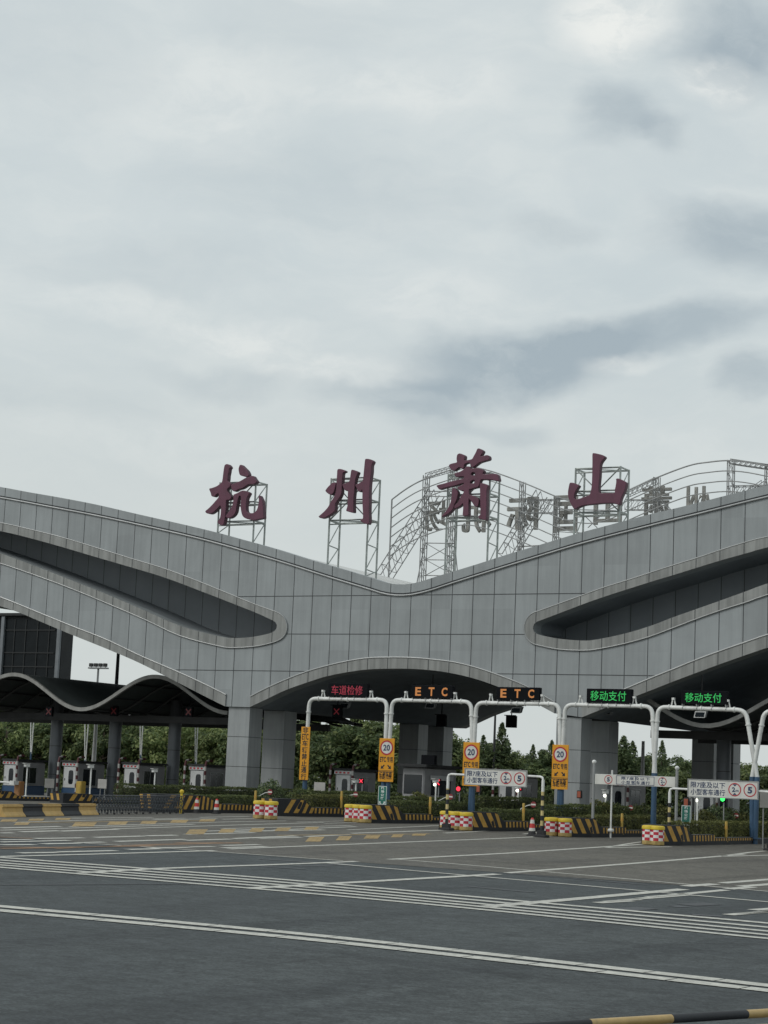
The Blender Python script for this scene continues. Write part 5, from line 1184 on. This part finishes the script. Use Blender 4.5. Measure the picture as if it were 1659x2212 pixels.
board('grey notice board beside the first left booth', 96, 117, 1682, 1702, 103, m_gboard); board('pale box board between second booth and middle column', 211, 230, 1683, 1703, 102, mat('pale_board', (.38,.37,.35), .6)); board('pale box board left of the dim centre booth', 678, 702, 1690, 1712, 101, mat('pale_board', (.38,.37,.35), .6))
board('white box panel behind the left end of the right hand limit board', 1489, 1505, 1684, 1722, 84, mat('pale_board', (.38,.37,.35), .6)); board('grey box panel beyond the right hand limit board', 1641, 1668, 1706, 1745, 83, m_gboard)
# ------------------------------------------------------------------ side wave roofs
def wave_roof(lb, xa, xb, ztop, zbot, trough_x, per, Y0, Y1, cols, yc):
    root = thing('wave_roof', lb, 'wave roof', ((xa+xb)/2, Y0, zg((xa+xb)/2)), 'wave shaped side roofs')
    N_ = 90; f = lambda x: (ztop+zbot)/2-(ztop-zbot)/2*math.cos(2*math.pi*(x-trough_x)/per)
    X = [xa+(xb-xa)*i/N_ for i in range(N_+1)]
    mb = MB()
    for a, b in zip(X, X[1:]):
        for dz in (0, -.10): mb.quad((a,Y0+.1,f(a)+dz),(b,Y0+.1,f(b)+dz),(b,Y1,f(b)+dz),(a,Y1,f(a)+dz))
    mb.build('roof_sheet', m_dkroof, root, True)
    for Y in (Y0, Y1):
        mb = MB()
        for a, b in zip(X, X[1:]):
            vs = [(x,y,f(x)+dz) for x in (a,b) for y in (Y-.08,Y+.12) for dz in (.05,-.19)]
            mb.add(vs, [(0,1,5,4),(2,6,7,3),(0,4,6,2),(1,3,7,5)])
        mb.build('rim', m_rim, root, True)
    mb = MB(); ny = 6
    for i in range(1, ny):
        y = Y0+(Y1-Y0)*i/ny; mb.tube([(x,y,f(x)-.25) for x in X[::2]], .08, 5)
    mb.build('rib_beam', m_dkbeam, root, True)
    mb = MB()
    for i in range(int((xb-xa)/1.55)+1):
        x = xa+.2+i*1.55
        if x < xb: mb.tube([(x,Y0+.2,f(x)-.16),(x,Y1-.1,f(x)-.16)], .05, 5)
    mb.build('purlin', m_dkbeam, root, True)
    mb = MB(); zt = zbot-.12
    for y in (Y0+4.5, Y1-4.5): mb.box(xa, xb, y-.15, y+.15, zt-.55, zt-.1)
    mb.build('tie_beam', m_dkbeam, root)
    for cx in cols:
        mb = MB(); zb = zg(cx)
        z = zt-.3
        mb.tube([(cx,yc,zb),(cx,yc,f(cx)-.2)], .40, 18, 1)
        while z > zb: mb.tube([(cx,yc,max(z-1.95,zb)),(cx,yc,z-.035)], .425, 18, 0); z -= 1.95
        mb.build('column', [m_col, m_core], root, True)
    return f
YW = YF+2.5
zt_, zb_ = onY(336,1459,YW).z, onY(175.6,1530,YW).z
tx = onY(175.6,1530,YW).x; per = (onY(336,1459,YW).x-tx)*2
xr = onY(493,1530,YW).x
cl = [onY(px,1650,108).x for px in (245,374,118)]
wave_roof('dark wave shaped side roof with pale curved rim left of the main canopy', xr-per*2.7, xr, zt_, zb_, tx, per, YW, YW+17, cl, 108.0)
tx2 = onY(1524,1560,YW).x
wave_roof('dark wave shaped side roof with pale rim under the right wing', onY(1345,1550,YW).x, tx2+per*3.6, zt_-.1, zb_-.05, tx2, per, YW, YW+17, [onY(px,1650,110).x for px in (1563,1690)], 110.0)
for px, py in ((105,1537),(245.5,1536),(407,1538)):
    p = onY(px, py, YW+1.5); mb = MB(); mb.box(p.x-.27,p.x+.27,p.y,p.y+.2,p.z-.32,p.z+.32,0); mb.tube([(p.x,p.y+.1,p.z+.5),(p.x,p.y+.1,p.z+1.6)], .04, 6, 0); s = .19
    for sg in (1,-1):
        a = Vector((-s*sg,0,s)); n = Vector((sg,0,1)).normalized()*.045; mb.quad(*[Vector((p.x,p.y-.004-.003*sg,p.z))+v for v in (a+n,a-n,-a-n,-a+n)], 1)
    tag(mb.build('lane_signal', [m_led, mat('led_red_dim', (.07,.008,.01), .5, emit=(1,.05,.06), es=.012)], None, origin=tuple(p)), {105:'dim red cross signal under the leftmost wave roof arch',245.5:'dim red cross signal beside the middle roof column',407:'dim red cross signal near the left front pillar'}[px], 'lane signal', 'lane signals hung under the roofs')
# ------------------------------------------------------------------ dark building, poles and masts behind
Yd = 174.0
a = rect(-60,157,1328,1470,Yd); x0,x1 = a[0]-14, onY(129,1400,Yd).x; zt = onY(157,1351,Yd).z; zt = max(zt, onY(60,1330,Yd).z)
root = thing('dark_building', 'dark glazed building with pale mullion rising behind the left wave roof', 'building', ((x0+x1)/2,Yd,zg(x0)))
mb = MB(); mb.box(x0,x1,Yd+.3,Yd+2.3,zg(x0)-.2,zt); mb.build('block', m_bldg, root)
xc1 = onY(122,1400,Yd).x
mb = MB(); mb.box(x0,xc1,Yd+.15,Yd+.299,zg(x0)+4,zt-.35); mb.build('glazing', m_glass2, root)
mb = MB()
for px in (126,4): x = onY(px,1400,Yd).x; mb.box(x-.22,x+.22,Yd-.15,Yd+.149,zg(x0),zt-.1)
mb.build('mullion', m_col, root)
mb = MB()
for py in (1361,1410,1440): z = onY(60,py,Yd).z; mb.box(x0,xc1-.4,Yd+.05,Yd+.148,z-.06,z+.06)
for px in (28,52,78,103): x = onY(px,1400,Yd).x; mb.box(x-.05,x+.05,Yd+.06,Yd+.147,zg(x0)+4.2,zt-.4)
mb.build('glazing_bar', m_bldg, root)
mb = MB(); mb.box(x0-.2,x1+.15,Yd-.25,Yd+2.4,zt+.001,zt+.3); mb.build('parapet', m_bldg, root)
def pole(lb, name, cat, px, yt, Y, r, m, heads=0):
    p = onY(px, yt, Y); zb = zg(p.x); root = thing(name, lb, cat, (p.x,Y,zb)); mb = MB(); mb.tube([(p.x,Y,zb-.1),(p.x,Y,p.z)], [r*1.3,r*.8], 10); mb.build('mast', m, root, True)
    if heads:
        mb = MB(); mb.box(p.x-1.35,p.x+1.35,Y-.3,Y+.3,p.z-.05,p.z+.12); mb.build('platform', m_alu, root)
        for i in range(4):
            x = p.x-1.05+i*.7; mb = MB(); mb.cbox(x-.24,x+.24,Y-.25,Y+.1,p.z+.2,p.z+.62,.04); mb.tube([(x,Y,p.z+.1),(x,Y,p.z+.25)], .04, 6); mb.build('lamp_head', m_dkbeam, root)
    return root
pole('distant floodlight mast with four lamp heads seen under the left wing', 'floodlight_mast', 'floodlight mast', 212.5, 1444, 190, .16, m_alu, 4)
pole('dark pole rising from the left wave roof to the left wing', 'dark_pole', 'pole', 256, 1405, 122, .16, m_bldg)
pole('white pole standing among trees beside the middle roof column', 'white_pole', 'pole', 209, 1540, 124, .17, m_white)
pole('white pole among trees under the right wing opening', 'white_pole', 'pole', 1389.5, 1601, 124, .13, m_white)
pole('thin dark pole against the sky under the arch', 'thin_pole', 'pole', 1070, 1540, 150, .11, m_dkbeam)
# V posts of the lane gantries on the far side of the gate
for (xa, ya), (xb, yb), (xc_, yc_), lb in (((65,1546),(74,1546),(67,1628),'pale V shaped gantry post at the far left among the trees'),((182,1552),(192,1552),(184,1645),'pale V shaped gantry post between the first two roof columns'),((301,1556),(309,1556),(304,1634),'pale V shaped gantry post behind the third booth'),((420,1562),(427,1562),(423,1650),'pale V shaped gantry post behind the booth at the left front pillar')):
    Y = 136.0; a, b, c = onY(xa,ya,Y), onY(xb,yb,Y), onY(xc_,yc_,Y); root = thing('gantry_post', lb, 'gantry post', (c.x,Y,zg(c.x)), 'far side gantry posts')
    mb = MB(); mb.tube([(a.x,Y,a.z+1.2),(c.x-.04,Y,c.z)], .05, 8); mb.tube([(b.x,Y,b.z+1.2),(c.x+.04,Y,c.z)], .05, 8); mb.build('arm', m_white, root, True)
    mb = MB(); mb.tube([(c.x,Y,c.z+.15),(c.x,Y,zg(c.x))], .08, 10); mb.build('post_base', m_blue, root, True)
# ------------------------------------------------------------------ trees beyond the gate
def tree_proto(seed, R, H, m, nleaf=5200, conifer=False, size=.19):
    rng = random.Random(seed); root = bpy.data.objects.new('tree' if not conifer else 'conifer_tree', None); C.objects.link(root); ORG[root.name] = Vector((0,0,0))
    mb = MB(); th = H*.42
    mb.tube([(0,0,-.3),(.05,.02,th*.5),(.0,.08,th),(.05,0,H*.8)], [.20,.15,.12,.04], 8)
    limbs = []
    if not conifer:
        for i in range(8):
            a = rng.uniform(0,6.28); z = rng.uniform(.3,.62)*H; L = R*rng.uniform(.5,.85); e = Vector((math.cos(a)*L, math.sin(a)*L, z+L*.6)); limbs.append(e)
            mb.tube([(0,0,z), Vector((0,0,z)).lerp(e,.5)+Vector((0,0,-.1)), e], [.09,.055,.02], 6)
    mb.build('trunk', m_bark, root, True)
    mb = MB()
    if conifer:
        pl = [(Vector((0,0,H*.55)), Vector((0,0,1)), H*.45, R*.42)]
        for i in range(16):
            a = rng.uniform(0,6.28); z = H*rng.uniform(.14,.72); q = R*(1-z/H)*rng.uniform(.5,1.05); d = Vector((math.cos(a)*.55, math.sin(a)*.55, rng.uniform(.45,1.1))).normalized()
            pl.append((Vector((math.cos(a)*q, math.sin(a)*q, z)), d, H*rng.uniform(.10,.20), R*rng.uniform(.16,.30)))
        wts = [p[2]*p[3] for p in pl]
        for i in range(nleaf):
            c, d, ln, wd = rng.choices(pl, wts)[0]; t_ = rng.uniform(-1,1); sw = wd*(1-abs(t_)**1.7)**.6*(rng.random()**.5)*(1.15-.5*t_)
            u = d.orthogonal().normalized(); u.rotate(Matrix.Rotation(rng.uniform(0,6.283), 3, d)); p = c+d*(t_*ln)+u*sw
            if p.z > H*.08: leaf(mb, p, (u*.7+Vector((0,0,.5))+rnd_dir(rng)*.8).normalized(), size*.85, rng)
    else:
        cl_ = []
        for i in range(26):
            d = rnd_dir(rng); d.z = d.z*.8+.1; k = rng.uniform(.45,1.0)
            cl_.append((Vector((d.x*R*k, d.y*R*k, H*.60+d.z*H*.40*k)), R*rng.uniform(.20,.42)))
        for i in range(nleaf):
            c, r = cl_[rng.randrange(len(cl_))]; d = rnd_dir(rng); q = r*(rng.random()**.4)*1.05
            p = c+Vector((d.x*q, d.y*q, d.z*q*.8))
            if p.z < H*.14: continue
            leaf(mb, p, (d+Vector((0,0,.35))+rnd_dir(rng)*.7).normalized(), size, rng)
    mb.build('crown', m, root); return root
protos = [tree_proto(1,3.1,8.0,m_tree), tree_proto(2,2.8,7.6,m_tree2), tree_proto(3,3.3,7.8,m_tree), tree_proto(4,2.6,6.8,m_tree2)]
coni = [tree_proto(11,2.1,8.5,m_ever,5200,True,.17), tree_proto(12,1.8,7.2,m_ever,4600,True,.17)]
used = set(); rng = random.Random(5)
def put_tree(src, loc, rz, sc, lb, cat, grp):
    if src.name not in used:
        used.add(src.name); o = src; o.location = loc; o.rotation_euler = (0,0,rz); o.scale = sc; o['label'] = lb
    else: o = dup(src, loc, rz, lb, sc)
    o['category'] = cat; o['group'] = grp
def zpx(px, py, Y): return onY(px, py, Y).z
def topline(px):
    T_ = [(-150,1520),(300,1530),(480,1540),(560,1535),(640,1538),(690,1552),(720,1548),(760,1538),(860,1546),(960,1570),(1020,1588),(1060,1602),(1140,1618),(1200,1622),(1290,1616),(1335,1600),(1380,1622),(1440,1630),(1500,1640),(1660,1646),(1900,1650)]
    return interp(T_, px)
for row, (Y, st, dzh, lb, grp) in enumerate(((153.0, 56, 14, 'leafy tree in the front row of the wood behind the toll gate', 'front row trees'),(161.0, 58, 4, 'leafy tree in the middle row of the wood behind the toll gate', 'middle row trees'),(169.0, 56, -3, 'leafy tree in the back row of the wood behind the toll gate', 'back row trees'))):
    px = -140+row*21
    while px < 1800:
        j = rng.uniform(-10,10); yy = Y+rng.uniform(-1.6,1.6); p = onY(px+j, 1650, yy); zb = zg(p.x)
        h = zpx(px, topline(px)+dzh+rng.uniform(-5,12), yy)-zb; src = protos[rng.randrange(4)]; base_h = {0:8.0,1:7.6,2:7.8,3:6.8}[protos.index(src)]
        k = h/base_h/1.02; kw = max(k, .72)*rng.uniform(.95,1.2)
        put_tree(src, (p.x, yy, zb), rng.uniform(0,6.28), (kw,kw,k), lb, 'tree', grp); px += st*rng.uniform(.8,1.15)
for i, (px, py, Y, kw, lb) in enumerate(((1042,1588,150,.75,'feathery conifer left of the hanging signal under the arch'),(1082,1562,151,1.0,'taller feathery conifer just left of the hanging signal'),(1150,1608,156,.6,'small conifer tip in the middle of the arch sky'),(1190,1600,154,.8,'small conifer beside the right front pillar'),(1347,1590,150,1.1,'bushy conifer right of the right pillars'),(1366,1602,152,.9,'forked conifer beside the white pole'),(1429,1600,156,.6,'lone narrow conifer tip above the wood at right'))):
    p = onY(px, 1660, Y); h = zpx(px, py, Y)-zg(p.x); src = coni[i % 2]; bh = (8.5,7.2)[i % 2]; k = h/bh
    put_tree(src, (p.x,Y,zg(p.x)), i*1.3, (kw*1.15,kw*1.15,k), lb, 'conifer', 'conifers rising above the wood')
# low undergrowth that closes the wood below the crowns
mb = MB(); r_ = random.Random(9); xa_, xb_ = onY(-160,1650,150).x, onY(1850,1650,150).x
for _ in range(42000):
    x = r_.uniform(xa_, xb_); y = 149.6+r_.random()**1.5*10; h = (3.1+.5*math.sin(x*.7)+.4*math.sin(x*1.9+1))*(.6+.4*min(1,(y-149)/3))
    p = Vector((x, y, zg(x)+r_.random()*h)); leaf(mb, p, (Vector((0,-.6,.6))+rnd_dir(r_)*.8).normalized(), .18, r_)
o = mb.build('undergrowth', m_tree2); o['kind'] = 'stuff'
